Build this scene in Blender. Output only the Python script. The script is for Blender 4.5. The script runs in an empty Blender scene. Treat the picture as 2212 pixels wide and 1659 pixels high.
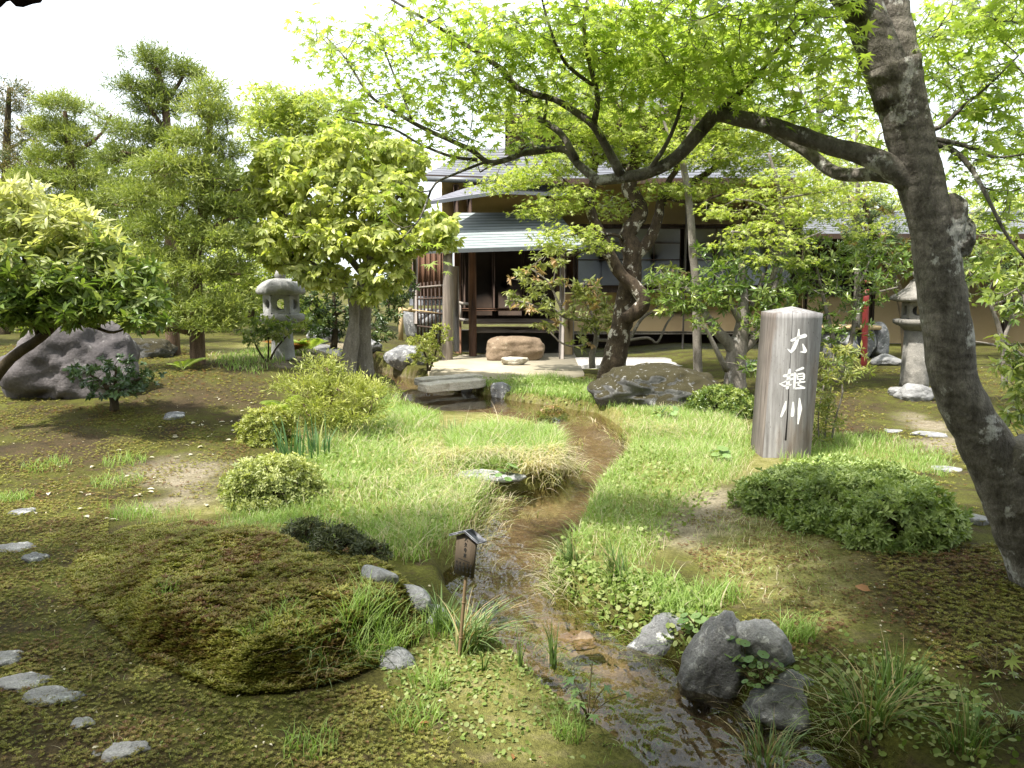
import bpy, math, random
import numpy as np
from mathutils import Vector
SC = bpy.context.scene
R = math.radians
rng = np.random.default_rng(11)
random.seed(5)
# ------------------------------------------------------------------ camera
CAMZ, PITCH, FPX, CX, CY = 1.6, R(7.5), 1736.0, 1106.0, 829.5
cam = bpy.data.cameras.new('camera'); cam_o = bpy.data.objects.new('camera', cam)
SC.collection.objects.link(cam_o)
cam.sensor_width = 36; cam.lens = 36*FPX/2212; cam.clip_start = 0.05; cam.clip_end = 2000
cam_o.location = (0, 0, CAMZ); cam_o.rotation_euler = (R(90)-PITCH, 0, 0)
SC.camera = cam_o
# ------------------------------------------------------------------ light
SUN = Vector((-0.38, -0.28, 0.88)).normalized()
SUN_EL = math.asin(SUN.z); SUN_AZ = math.atan2(SUN.x, SUN.y)
w = bpy.data.worlds.new('World'); SC.world = w; w.use_nodes = True
nt = w.node_tree; nt.nodes.clear()
wo = nt.nodes.new('ShaderNodeOutputWorld'); bg = nt.nodes.new('ShaderNodeBackground')
sky = nt.nodes.new('ShaderNodeTexSky'); sky.sky_type = 'NISHITA'; sky.sun_disc = False
sky.sun_elevation = SUN_EL; sky.sun_rotation = SUN_AZ; sky.dust_density = 6; sky.air_density = 1.0; sky.ozone_density = 0.6
mixw = nt.nodes.new('ShaderNodeMix'); mixw.data_type = 'RGBA'; mixw.inputs[0].default_value = 0.62
nt.links.new(sky.outputs[0], mixw.inputs[6]); mixw.inputs[7].default_value = (9.0, 9.6, 10.0, 1)
nt.links.new(mixw.outputs[2], bg.inputs[0]); bg.inputs[1].default_value = 0.112
nt.links.new(bg.outputs[0], wo.inputs[0])
sl = bpy.data.lights.new('sun', 'SUN'); sl.energy = 4.8; sl.angle = R(2.0); sl.color = (1, 0.955, 0.89)
so = bpy.data.objects.new('sun', sl); SC.collection.objects.link(so)
so.rotation_euler = SUN.to_track_quat('Z', 'Y').to_euler()
SC.view_settings.view_transform = 'Standard'; SC.view_settings.look = 'None'
SC.view_settings.exposure = 1.2; SC.view_settings.gamma = 1
SC.cycles.max_bounces = 8; SC.cycles.transparent_max_bounces = 8; SC.cycles.transmission_bounces = 4
SC.cycles.diffuse_bounces = 4; SC.cycles.glossy_bounces = 2
SC.cycles.sample_clamp_indirect = 4
SC.cycles.use_denoising = True
try: SC.cycles.denoiser = 'OPENIMAGEDENOISE'
except Exception: pass
# ------------------------------------------------------------------ pixel rays (2212 x 1659 frame)
cp, sp = math.cos(PITCH), math.sin(PITCH)
def ray(px, py):
    dx = (px-CX)/FPX; dy = (CY-py)/FPX
    d = Vector((dx, cp+dy*sp, -sp+dy*cp))
    return d/d.y
def at(px, py, Y):
    d = ray(px, py); return Vector((d.x*Y, Y, CAMZ+d.z*Y))
def plane(px, py, z=0.0):
    d = ray(px, py); t = (z-CAMZ)/d.z; return Vector((d.x*t, t, z))
def m_px(px, Y): return px/FPX*Y*1.0
# ------------------------------------------------------------------ noise
def _h(ix, iy, iz, s):
    n = (ix.astype(np.int64)*374761393 + iy.astype(np.int64)*668265263 + iz.astype(np.int64)*2147483647 + s*974711) & 0xffffffff
    n = ((n ^ (n >> 13))*1274126177) & 0xffffffff
    n = (n ^ (n >> 16)) & 0xffffff
    return n/float(0xffffff)
def vn(p, s=0):
    p = np.asarray(p, float); i = np.floor(p); f = p-i; f = f*f*(3-2*f)
    o = 0
    for a in (0, 1):
        for b in (0, 1):
            for c in (0, 1):
                wgt = (f[:,0] if a else 1-f[:,0])*(f[:,1] if b else 1-f[:,1])*(f[:,2] if c else 1-f[:,2])
                o = o + wgt*_h(i[:,0]+a, i[:,1]+b, i[:,2]+c, s)
    return o*2-1
def fbm(p, oc=4, s=0):
    p = np.asarray(p, float); a = 1; t = 0; o = 0
    for k in range(oc):
        o = o+a*vn(p*(2**k), s+k*17); t += a; a *= .5
    return o/t
def fbm2(x, y, f, oc=4, s=0):
    x = np.ravel(x); y = np.ravel(y)
    return fbm(np.stack([x*f, y*f, np.full_like(x, 3.7)], 1), oc, s)
def ss(a, b, x):
    t = np.clip((np.asarray(x, float)-a)/(b-a), 0, 1); return t*t*(3-2*t)
def sdf(x, y, poly):
    x = np.ravel(x); y = np.ravel(y); poly = np.asarray(poly, float)
    d = np.full(x.shape, 1e9); ins = np.zeros(x.shape, bool)
    n = len(poly)
    for i in range(n):
        ax, ay = poly[i]; bx, by = poly[(i+1) % n]
        ex, ey = bx-ax, by-ay
        t = np.clip(((x-ax)*ex+(y-ay)*ey)/(ex*ex+ey*ey+1e-12), 0, 1)
        d = np.minimum(d, (x-ax-t*ex)**2+(y-ay-t*ey)**2)
        c = ((ay > y) != (by > y))
        xi = ax+(y-ay)*ex/(ey if abs(ey) > 1e-12 else 1e-12)
        ins ^= c & (x < xi)
    d = np.sqrt(d)
    return np.where(ins, -d, d)
# ------------------------------------------------------------------ mesh building
class MB:
    def __init__(s): s.V = []; s.F = []; s.T = []; s.n = 0
    def add(s, V, F, tint=0.0, mi=0):
        V = np.asarray(V, float).reshape(-1, 3)
        if not len(V): return s
        s.V.append(V)
        if isinstance(F, np.ndarray): F = [F]
        elif not (len(F) and isinstance(F[0], np.ndarray)):
            g = {}
            for f in F: g.setdefault(len(f), []).append(f)
            F = [np.array(v) for v in g.values()]
        for f in F: s.F.append((f+s.n, mi))
        t = np.asarray(tint, float)
        s.T.append(np.full(len(V), float(t)) if t.ndim == 0 else t)
        s.n += len(V); return s
    def box(s, a, b, bev=0.0, mi=0, tint=0.0, M=None):
        a = np.array(a, float); b = np.array(b, float)
        lo = np.minimum(a, b); hi = np.maximum(a, b)
        if bev > 0:
            bev = min(bev, 0.3*float(np.min(hi-lo)))
            V = []; idx = {}
            for k in range(8):
                sg = [(k >> i) & 1 for i in range(3)]
                c = [hi[i] if sg[i] else lo[i] for i in range(3)]
                for ax in range(3):
                    v = list(c)
                    for j in range(3):
                        if j != ax: v[j] += -bev if sg[j] else bev
                    idx[(k, ax)] = len(V); V.append(v)
            F = []
            # ax = axis whose face plane holds the vertex
            for ax in range(3):
                u, w_ = [(1, 2), (2, 0), (0, 1)][ax]
                for sd in (0, 1):
                    q = []
                    for (p_, q_) in ((0, 0), (1, 0), (1, 1), (0, 1)):
                        k = (sd << ax) | (p_ << u) | (q_ << w_); q.append(idx[(k, ax)])
                    F.append(q if sd else q[::-1])
            for k in range(8): 
                q = [idx[(k, 0)], idx[(k, 1)], idx[(k, 2)]]
                F.append(q if bin(k).count('1') % 2 else q[::-1])
            for ax in range(3):
                u, w_ = [(1, 2), (2, 0), (0, 1)][ax]
                for (p_, q_) in ((0, 0), (1, 0), (1, 1), (0, 1)):
                    k0 = (p_ << u) | (q_ << w_); k1 = k0 | (1 << ax)
                    q = [idx[(k0, u)], idx[(k1, u)], idx[(k1, w_)], idx[(k0, w_)]]
                    F.append(q if (p_ == q_) else q[::-1])
        else:
            V = [[(hi if (k >> i) & 1 else lo)[i] for i in range(3)] for k in range(8)]
            F = [[0,2,3,1],[4,5,7,6],[0,1,5,4],[2,6,7,3],[0,4,6,2],[1,3,7,5]]
        V = np.array(V)
        if M is not None: V = (M @ V.T).T
        return s.add(V, F, tint, mi)
    def tube(s, pts, rad, sides=8, cap=True, wob=0.0, seed=0, mi=0, tint=0.0, flute=None):
        P = np.array([tuple(p) for p in pts], float); n = len(P)
        rad = np.full(n, float(rad)) if np.ndim(rad) == 0 else np.asarray(rad, float)
        T = np.gradient(P, axis=0); T /= np.linalg.norm(T, axis=1, keepdims=True)+1e-12
        ref = np.array([0, 0, 1.0]) if abs(T[0][2]) < .8 else np.array([0, 1.0, 0])
        N = np.cross(T[0], ref); N /= np.linalg.norm(N)
        a = np.linspace(0, 2*np.pi, sides, endpoint=False)
        V = np.zeros((n, sides, 3))
        for i in range(n):
            N = N-T[i]*N.dot(T[i]); N /= np.linalg.norm(N)+1e-12
            B = np.cross(T[i], N)
            V[i] = P[i]+rad[i]*(np.cos(a)[:,None]*N+np.sin(a)[:,None]*B)
        if wob > 0:
            q = V.reshape(-1, 3); c = np.repeat(P, sides, 0); k = np.repeat(rad, sides)
            nz = fbm(q/np.maximum(k[:,None], .02)*0.8, 3, seed)
            V = (c+(q-c)*(1+wob*nz)[:,None]).reshape(n, sides, 3)
        i, j = np.meshgrid(np.arange(n-1), np.arange(sides), indexing='ij')
        F = np.stack([i*sides+j, i*sides+(j+1) % sides, (i+1)*sides+(j+1) % sides, (i+1)*sides+j], -1).reshape(-1, 4)
        V = V.reshape(-1, 3); Fs = [F]
        if cap:
            V = np.vstack([V, P[0], P[-1]]); k = n*sides; jj = np.arange(sides)
            Fs.append(np.stack([(jj+1) % sides, jj, np.full(sides, k)], 1))
            Fs.append(np.stack([(n-1)*sides+jj, (n-1)*sides+(jj+1) % sides, np.full(sides, k+1)], 1))
        return s.add(V, Fs, tint, mi)
    def prism(s, poly, y0, y1, mi=0, tint=0.0):   # polygon in x,z extruded along y
        n = len(poly); V = [(x, y0, z) for x, z in poly]+[(x, y1, z) for x, z in poly]
        F = [list(range(n)), list(range(2*n-1, n-1, -1))]+[[i, i+n, (i+1) % n+n, (i+1) % n] for i in range(n)]
        return s.add(V, F, tint, mi)
    def lathe(s, prof, sides, c=(0, 0, 0), rot=0.0, mi=0):
        a = np.linspace(0, 2*np.pi, sides, endpoint=False)+rot; V = []
        for r, z in prof: V.append(np.stack([c[0]+r*np.cos(a), c[1]+r*np.sin(a), np.full(sides, c[2]+z)], 1))
        n = len(prof); V = np.vstack(V)
        i, j = np.meshgrid(np.arange(n-1), np.arange(sides), indexing='ij')
        F = np.stack([i*sides+j, i*sides+(j+1) % sides, (i+1)*sides+(j+1) % sides, (i+1)*sides+j], -1).reshape(-1, 4)
        return s.add(V, [F, np.array([list(range(sides))[::-1]]), np.array([list(range((n-1)*sides, n*sides))])], 0.0, mi)
    def sheet(s, G, mi=0, tint=0.0):              # grid (n,m,3)
        n, m = G.shape[:2]; i, j = np.meshgrid(np.arange(n-1), np.arange(m-1), indexing='ij')
        F = np.stack([i*m+j, i*m+j+1, (i+1)*m+j+1, (i+1)*m+j], -1).reshape(-1, 4)
        return s.add(G.reshape(-1, 3), F, tint, mi)
    def build(s, name, mats, parent=None, smooth=False, base=None):
        V = np.vstack(s.V); base = np.zeros(3) if base is None else np.array(base, float)
        if parent is not None: base = np.array(parent['_b'])
        V = V-base
        me = bpy.data.meshes.new(name)
        me.vertices.add(len(V)); me.vertices.foreach_set('co', V.astype(np.float32).ravel())
        tot = sum(f.shape[0] for f, _ in s.F); lp = sum(f.size for f, _ in s.F)
        me.loops.add(lp); me.polygons.add(tot)
        me.loops.foreach_set('vertex_index', np.concatenate([f.ravel() for f, _ in s.F]).astype(np.int32))
        sizes = np.concatenate([np.full(f.shape[0], f.shape[1]) for f, _ in s.F])
        me.polygons.foreach_set('loop_start', np.concatenate([[0], np.cumsum(sizes)[:-1]]).astype(np.int32))
        me.polygons.foreach_set('material_index', np.concatenate([np.full(f.shape[0], mi) for f, mi in s.F]).astype(np.int32))
        if smooth: me.polygons.foreach_set('use_smooth', np.ones(tot, bool))
        T = np.concatenate(s.T)
        if np.any(T != 0):
            at_ = me.attributes.new('tint', 'FLOAT', 'POINT'); at_.data.foreach_set('value', T.astype(np.float32))
        me.update(calc_edges=True)
        for m in (mats if isinstance(mats, (list, tuple)) else [mats]): me.materials.append(m)
        o = bpy.data.objects.new(name, me); SC.collection.objects.link(o)
        if parent is not None: o.parent = parent
        else: o.location = base
        o['_b'] = [float(v) for v in base]
        return o
def tag(o, label, cat, group=None, kind=None):
    if label: o['label'] = label
    if cat: o['category'] = cat
    if group: o['group'] = group
    if kind: o['kind'] = kind
    return o
def thing(name, label, cat, base, group=None):
    o = bpy.data.objects.new(name, None); o.empty_display_size = .2
    SC.collection.objects.link(o); o.location = tuple(base); o['_b'] = [float(v) for v in base]
    return tag(o, label, cat, group)
def copy_tree(o, parent=None):
    c = o.copy(); SC.collection.objects.link(c); c.parent = parent
    for ch in list(o.children): copy_tree(ch, c)
    return c
# ------------------------------------------------------------------ leaf templates (tip +x, normal +z)
def maple_leaf(lobes=7):
    ang = np.radians([-125, -82, -40, 0, 40, 82, 125]) if lobes == 7 else np.radians([-100, -50, 0, 50, 100])
    ln = [.5, .78, .95, 1, .95, .78, .5] if lobes == 7 else [.6, .88, 1, .88, .6]
    ring = [(-.06, 0, 0)]
    for i, (a, l) in enumerate(zip(ang, ln)):
        ring.append((l*math.cos(a), l*math.sin(a), -.16*l*l))
        if i < len(ang)-1:
            b = (a+ang[i+1])/2; ring.append((.33*math.cos(b), .33*math.sin(b), .0))
    V = [(0.06, 0, .03)]+ring; n = len(ring)
    return np.array(V), np.array([(0, 1+i, 1+(i+1) % n) for i in range(n)])
def lance_leaf(w=.16, fold=.05, droop=.14):
    V = [(0,0,0),(.3,w*.9,fold-.01),(.3,0,-.0),(.3,-w*.9,fold-.01),(.65,w*.85,fold-.06),(.65,0,-.05),(.65,-w*.85,fold-.06),(1,0,-droop)]
    F3 = np.array([(0,2,1),(0,3,2),(4,5,7),(5,6,7)]); F4 = np.array([(1,2,5,4),(2,3,6,5)])
    return np.array(V, float), [F3, F4]
def tiny_leaf(w=.2, fold=.06, droop=.08):
    V = [(0,0,0),(.55,w,fold),(1,0,-droop),(.55,-w,fold)]
    return np.array(V, float), np.array([(0,2,1),(0,3,2)])
def needle():
    V = [(0,-.03,0),(0,.03,0),(.6,.05,.01),(.6,-.05,.01),(1,0,0)]
    return np.array(V, float), [np.array([(0,1,2,3)][:1])[:, [0,3,2,1]], np.array([(3,4,2)])]
def clover():
    a = np.linspace(0, 2*np.pi, 7)[:-1]
    V = [(0,0,-.1)]+[(math.cos(t), math.sin(t), 0) for t in a]
    return np.array(V), np.array([(0,1+i,1+(i+1) % 6) for i in range(6)])
def inst(mb, tpl, pos, X, Z, sc, tint=0.0, mi=0):
    V, F = tpl; F = F if isinstance(F, list) else [F]
    pos = np.asarray(pos, float); n = len(pos)
    if n == 0: return
    X = np.asarray(X, float); X = X/(np.linalg.norm(X, axis=1, keepdims=True)+1e-9)
    Z = np.asarray(Z, float); Z = Z-X*np.sum(X*Z, 1, keepdims=True); Z = Z/(np.linalg.norm(Z, axis=1, keepdims=True)+1e-9)
    Y = np.cross(Z, X); sc = np.broadcast_to(np.asarray(sc, float), (n,))
    W = pos[:,None,:]+sc[:,None,None]*(V[None,:,0,None]*X[:,None]+V[None,:,1,None]*Y[:,None]+V[None,:,2,None]*Z[:,None])
    k = len(V); off = (np.arange(n)*k)[:,None,None]
    Fs = [(f[None]+off).reshape(-1, f.shape[1]) for f in F]
    t = np.repeat(np.broadcast_to(np.asarray(tint, float), (n,)), k)
    mb.add(W.reshape(-1, 3), Fs, t, mi)
def runit(n):
    v = rng.normal(size=(n, 3)); return v/np.linalg.norm(v, axis=1, keepdims=True)
def nrm(v): return v/(np.linalg.norm(v, axis=-1, keepdims=True)+1e-9)
# ------------------------------------------------------------------ materials
def mat(name):
    m = bpy.data.materials.new(name); m.use_nodes = True; t = m.node_tree; t.nodes.clear()
    return m, t
class NT:
    def __init__(s, t): s.t = t
    def n(s, typ, **k):
        o = s.t.nodes.new(typ)
        for a, b in k.items(): setattr(o, a, b)
        return o
    def l(s, a, b): s.t.links.new(a, b)
    def noise(s, scale, det=4, rough=.55, vec=None, dim='3D'):
        o = s.n('ShaderNodeTexNoise'); o.inputs['Scale'].default_value = scale; o.inputs['Detail'].default_value = det
        o.inputs['Roughness'].default_value = rough
        if vec is not None: s.l(vec, o.inputs['Vector'])
        return o.outputs[0]
    def ramp(s, fac, stops):
        o = s.n('ShaderNodeValToRGB'); e = o.color_ramp.elements
        while len(e) < len(stops): e.new(.5)
        for x, (p, c) in zip(e, stops): x.position = p; x.color = (*c, 1) if len(c) == 3 else c
        s.l(fac, o.inputs[0]); return o.outputs[0]
    def mix(s, fac, a, b, mode='MIX'):
        o = s.n('ShaderNodeMix', data_type='RGBA', blend_type=mode)
        for v, i in ((fac, 0), (a, 6), (b, 7)):
            if hasattr(v, 'is_linked'): s.l(v, o.inputs[i])
            elif i == 0: o.inputs[0].default_value = v
            else: o.inputs[i].default_value = (*v, 1)
        return o.outputs[2]
    def math(s, op, a, b=0.0, clamp=False):
        o = s.n('ShaderNodeMath', operation=op, use_clamp=clamp)
        for v, i in ((a, 0), (b, 1)):
            if hasattr(v, 'is_linked'): s.l(v, o.inputs[i])
            else: o.inputs[i].default_value = v
        return o.outputs[0]
    def attr(s, name='tint'):
        return s.n('ShaderNodeAttribute', attribute_name=name).outputs['Fac']
    def obj(s, scale=(1, 1, 1)):
        c = s.n('ShaderNodeTexCoord'); m = s.n('ShaderNodeMapping'); m.inputs['Scale'].default_value = scale
        s.l(c.outputs['Object'], m.inputs[0]); return m.outputs[0]
    def bump(s, h, dist=.01, st=.6):
        o = s.n('ShaderNodeBump'); o.inputs['Strength'].default_value = st; o.inputs['Distance'].default_value = dist
        s.l(h, o.inputs['Height']); return o.outputs[0]
    def pbr(s, col, rough=.8, normal=None, spec=.3, metal=0.0):
        o = s.n('ShaderNodeBsdfPrincipled')
        for v, k in ((col, 'Base Color'), (rough, 'Roughness')):
            if hasattr(v, 'is_linked'): s.l(v, o.inputs[k])
            else: o.inputs[k].default_value = (*v, 1) if k == 'Base Color' else v
        o.inputs['Specular IOR Level'].default_value = spec; o.inputs['Metallic'].default_value = metal
        if normal is not None: s.l(normal, o.inputs['Normal'])
        return o.outputs[0]
    def out(s, sh):
        o = s.n('ShaderNodeOutputMaterial'); s.l(sh, o.inputs[0])
    def mixsh(s, f, a, b):
        o = s.n('ShaderNodeMixShader')
        if hasattr(f, 'is_linked'): s.l(f, o.inputs[0])
        else: o.inputs[0].default_value = f
        s.l(a, o.inputs[1]); s.l(b, o.inputs[2]); return o.outputs[0]
def leaf_mat(name, a, b, c=None, trans=.35, rough=.45, tcol=None, spec=.4):
    """a/b random per leaf; c = colour where tint=1"""
    m, t = mat(name); k = NT(t)
    g = k.n('ShaderNodeNewGeometry')
    col = k.mix(g.outputs['Random Per Island'], a, b)
    if c: col = k.mix(k.attr(), col, c)
    nz = k.noise(1.6, 3, vec=k.obj()); col = k.mix(1.0, col, k.ramp(nz, [(.3, (.75,.78,.7)), (.7, (1.15,1.12,1.1))]), 'MULTIPLY')
    p = k.pbr(col, rough, spec=spec)
    tr = k.n('ShaderNodeBsdfTranslucent')
    k.l(k.mix(1.0, col, tcol or (1.5, 1.6, .7), 'MULTIPLY'), tr.inputs[0])
    k.out(k.mixsh(trans, p, tr.outputs[0])); return m
def bark_mat(name, a, b, lich=(.5,.5,.46), lamt=.6, scale=14, stretch=.3, ring=0.0):
    m, t = mat(name); k = NT(t)
    v = k.obj((1, 1, stretch)); n1 = k.noise(scale, 6, .65, v)
    col = k.ramp(n1, [(.32, a), (.68, b)])
    l1 = k.noise(scale*.45, 5, .7, k.obj((1, 1, .8)))
    lf = k.ramp(l1, [(lamt, (0,0,0)), (lamt+.05, (1,1,1))])
    col = k.mix(lf, col, lich)
    fine = k.noise(scale*7, 4, .7, k.obj((1, 1, .5)))
    col = k.mix(1.0, col, k.ramp(fine, [(.3, (.6,.6,.6)), (.75, (1.25,1.25,1.22))]), 'MULTIPLY')
    h = k.math('ADD', n1, k.math('MULTIPLY', fine, .6))
    if ring:
        wv = k.n('ShaderNodeTexWave', wave_type='BANDS', bands_direction='Z'); wv.inputs['Scale'].default_value = 5
        wv.inputs['Distortion'].default_value = 7; wv.inputs['Detail'].default_value = 3; wv.inputs['Detail Scale'].default_value = 1.5
        k.l(k.obj(), wv.inputs[0]); h = k.math('ADD', h, k.math('MULTIPLY', wv.outputs['Fac'], ring))
    k.out(k.pbr(col, .9, k.bump(h, .02, .8), .2)); return m
def stone_mat(name, a, b, moss=None, mamt=.0, lich=(.55,.55,.52), lamt=.62, scale=6, rough=.85):
    m, t = mat(name); k = NT(t); v = k.obj()
    n1 = k.noise(scale, 7, .65, v); col = k.ramp(n1, [(.3, a), (.7, b)])
    n3 = k.noise(scale*14, 3, .7, v); col = k.mix(1.0, col, k.ramp(n3, [(.3, (.7,.7,.7)), (.7, (1.2,1.2,1.2))]), 'MULTIPLY')
    if moss:
        g = k.n('ShaderNodeNewGeometry'); sx = k.n('ShaderNodeSeparateXYZ'); k.l(g.outputs['Normal'], sx.inputs[0])
        f = k.math('ADD', k.math('MULTIPLY', sx.outputs['Z'], .55), k.math('ADD', k.noise(scale*.8, 5, .7, v), mamt-1.0))
        f = k.ramp(f, [(.0, (0,0,0)), (.08, (1,1,1))])
        col = k.mix(f, col, k.mix(k.noise(scale*9, 3, .6, v), moss, tuple(min(1, q*2.2) for q in moss)))
    n2 = k.noise(scale*2.1, 5, .7, v); col = k.mix(k.ramp(n2, [(lamt, (0,0,0)), (lamt+.06, (1,1,1))]), col, lich)
    h = k.math('ADD', n1, k.math('MULTIPLY', n3, .25))
    k.out(k.pbr(col, rough, k.bump(h, .03, .9), .3)); return m
def wood_mat(name, a, b, rough=.8, axis=2, scale=12, bump=.004):
    m, t = mat(name); k = NT(t); s = [1, 1, 1]; s[axis] = .06
    v = k.obj(tuple(s)); n1 = k.noise(scale*2, 6, .7, v); n2 = k.noise(2.2, 3, .5, k.obj())
    col = k.ramp(n1, [(.3, a), (.7, b)])
    col = k.mix(1.0, col, k.ramp(n2, [(.3, (.7,.7,.72)), (.7, (1.15,1.12,1.1))]), 'MULTIPLY')
    k.out(k.pbr(col, rough, k.bump(n1, bump, .8), .25)); return m
def plain(name, a, b=None, rough=.8, scale=5, spec=.3, metal=0.0, bump=.002):
    m, t = mat(name); k = NT(t); n1 = k.noise(scale, 6, .65, k.obj())
    col = k.ramp(n1, [(.3, a), (.7, b or tuple(q*1.15 for q in a))])
    k.out(k.pbr(col, rough, k.bump(k.noise(scale*12, 3, .6, k.obj()), bump, .5), spec, metal)); return m
# ------------------------------------------------------------------ terrain
WZ = -0.115
def pl(pts, z): return [tuple(plane(x, y, z)[:2]) for x, y in pts]
STREAM = (pl([(1540,1795),(1452,1655),(1362,1580),(1262,1515),(1205,1455),(1128,1400)], -.04)
  + pl([(1050,1350),(985,1285),(975,1240),(1030,1200),(1045,1130),(1068,1082),(1130,1066),(1225,1048),(1232,1000),(1215,955),(1165,925),
        (1080,908),(960,902),(890,885),(870,850),(780,825),(690,812),(690,796),(800,800),(900,822),(1010,846),(1100,866),(1200,880),
        (1285,893),(1335,925),(1350,970),(1322,1015),(1282,1062),(1250,1120),(1222,1175),(1172,1220),(1180,1275),(1262,1330),
        (1372,1398),(1505,1476),(1625,1542),(1760,1606),(1870,1675),(1980,1785)], WZ))
MOUND = pl([(175,1300),(225,1352),(310,1428),(410,1475),(500,1505),(620,1500),(740,1475),(810,1445),(900,1385),(920,1320),(870,1270),
            (790,1215),(700,1170),(600,1140),(420,1130),(280,1145),(180,1185),(150,1245)], 0)
def base_h(x, y):
    h = .025*fbm2(x, y, .9, 3, 3)+.008*fbm2(x, y, 4, 3, 9)
    h = h+.42*ss(-.6, -4.2, x)*ss(5.5, 11, y)+.12*ss(.9, 2.4, x)*ss(7.5, 4.5, y)*ss(2.2, 3.2, y)
    h = h+.12*ss(2.2, 4, x)*ss(9, 12, y)
    return h
def hgt(x, y):
    x = np.ravel(np.asarray(x, float)); y = np.ravel(np.asarray(y, float))
    h = base_h(x, y)
    m = sdf(x, y, MOUND)+.10*fbm2(x, y, 3.2, 3, 21)
    wd = .13+.6*ss(3.6, 4.6, y)+.22*ss(-1.4, -2.0, x)
    h = h+.17*ss(0, -1, m/wd)*(1+.35*fbm2(x, y, 2.2, 2, 5)+.28*fbm2(x, y, 6.5, 2, 6))
    s = sdf(x, y, STREAM)+.035*fbm2(x, y, 2.6, 3, 31)
    bed = -.24+.05*fbm2(x, y, 5, 3, 41)-.03*ss(0, -.4, s)
    k = ss(-.03, .13, s)
    return np.where(s < .2, bed*(1-k)+h*k, h)
def H1(x, y): return float(hgt([x], [y])[0])
def gnd(px, py, dz=0.0):
    d = ray(px, py); t = np.concatenate([np.arange(.8, 12, .02), np.arange(12, 45, .08)])
    z = CAMZ+d.z*t; g = hgt(d.x*t, t)+dz
    i = np.argmax(z <= g) if np.any(z <= g) else len(t)-1
    return Vector((d.x*t[i], t[i], float(hgt([d.x*t[i]], [t[i]])[0])))
def gpoly(pts): return [tuple(gnd(x, y)[:2]) for x, y in pts]
ZN = {}
ZN['sand'] = [gpoly([(300,1010),(360,985),(480,985),(520,1010),(470,1050),(440,1090),(330,1090),(290,1060)]),
              gpoly([(1980,900),(2060,920),(2100,990),(2010,985)]),
              gpoly([(540,770),(730,740),(740,762),(600,800)]), gpoly([(1640,1040),(1500,1060),(1420,1140),(1480,1180),(1600,1130)])]
ZN['lush'] = [gpoly([(1160,1240),(1250,1060),(1330,960),(1270,900),(1520,880),(1650,970),(1900,960),(2100,1010),(1640,1020),(1560,1070),(1480,1130),(1460,1230),(1400,1300),(1250,1290)]),
              gpoly([(640,930),(830,880),(950,890),(1250,900),(1260,1000),(1040,1060),(1090,1080),(1040,1180),(980,1240),(760,1190),(560,1120),(230,1120),(640,1050)]),
              gpoly([(1000,820),(1280,820),(1290,890),(1100,880)]), gpoly([(440,760),(560,740),(640,770),(520,800)]),
              gpoly([(800,1440),(920,1390),(1100,1400),(1300,1570),(1480,1700),(1150,1650),(900,1530)])]
ZN['lush'].append(gpoly([(1480,1130),(1640,1080),(1780,1180),(1900,1280),(1880,1380),(1700,1340),(1480,1260)]))
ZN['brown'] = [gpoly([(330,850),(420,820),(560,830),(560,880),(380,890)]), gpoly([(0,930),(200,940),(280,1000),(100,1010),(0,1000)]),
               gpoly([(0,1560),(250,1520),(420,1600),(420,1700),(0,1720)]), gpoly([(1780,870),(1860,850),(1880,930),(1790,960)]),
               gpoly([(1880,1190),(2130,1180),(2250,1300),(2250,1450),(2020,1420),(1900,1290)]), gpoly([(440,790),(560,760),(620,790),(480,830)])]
def zone(x, y, name, soft=.25):
    o = np.zeros(np.ravel(x).shape)
    nz = fbm2(x, y, 2.2, 4, 61)
    for p in ZN[name]: o = np.maximum(o, ss(soft, -soft, sdf(x, y, p)+.35*nz*min(1.5, .25*np.mean([q[1] for q in p])+.2)))
    return o
ys = np.concatenate([[-60, -20, -8, -3, -1, 0, .5], .8*np.power(40/.8, np.linspace(0, 1, 430)), [46, 60, 90, 150, 300, 700]])
sx = np.concatenate([[-60, -15, -5, -2.2, -1.5], np.linspace(-1.05, 1.05, 400), [1.5, 2.2, 5, 15, 60]])
GY = np.repeat(ys[:,None], len(sx), 1)
GX = sx[None,:]*np.clip(GY*.86+1.1, 1.6, 45)
GZ = hgt(GX, GY).reshape(GX.shape)
gb = MB(); gb.sheet(np.stack([GX, GY, GZ], -1))
gm, t = mat('garden soil and moss'); k = NT(t)
P = k.obj()
za = k.n('ShaderNodeAttribute', attribute_name='zone'); sep = k.n('ShaderNodeSeparateColor'); k.l(za.outputs['Color'], sep.inputs[0])
bedf, sandf, lushf, brownf = sep.outputs[0], sep.outputs[1], sep.outputs[2], za.outputs['Alpha']
n1 = k.noise(2.3, 7, .62, P); n2 = k.noise(9, 6, .65, P); n3 = k.noise(60, 4, .7, P); n4 = k.noise(200, 2, .6, P)
moss = k.ramp(n1, [(.30, (.045,.035,.018)), (.44, (.075,.072,.016)), (.58, (.10,.105,.02)), (.72, (.14,.15,.03))])
moss = k.mix(k.ramp(n2, [(.5, (0,0,0)), (.66, (1,1,1))]), moss, (.07,.05,.028))
lush = k.ramp(n2, [(.3, (.13,.125,.035)), (.5, (.23,.22,.07)), (.72, (.34,.30,.15))])
sand = k.ramp(n2, [(.3, (.22,.18,.12)), (.7, (.38,.33,.25))])
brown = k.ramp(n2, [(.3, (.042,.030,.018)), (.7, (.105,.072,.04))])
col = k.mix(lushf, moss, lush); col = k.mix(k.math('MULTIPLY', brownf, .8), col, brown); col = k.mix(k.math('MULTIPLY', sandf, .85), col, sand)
vor = k.n('ShaderNodeTexVoronoi'); vor.inputs['Scale'].default_value = 34; k.l(P, vor.inputs[0])
peb = k.n('ShaderNodeSeparateColor'); k.l(vor.outputs['Color'], peb.inputs[0])
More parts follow.
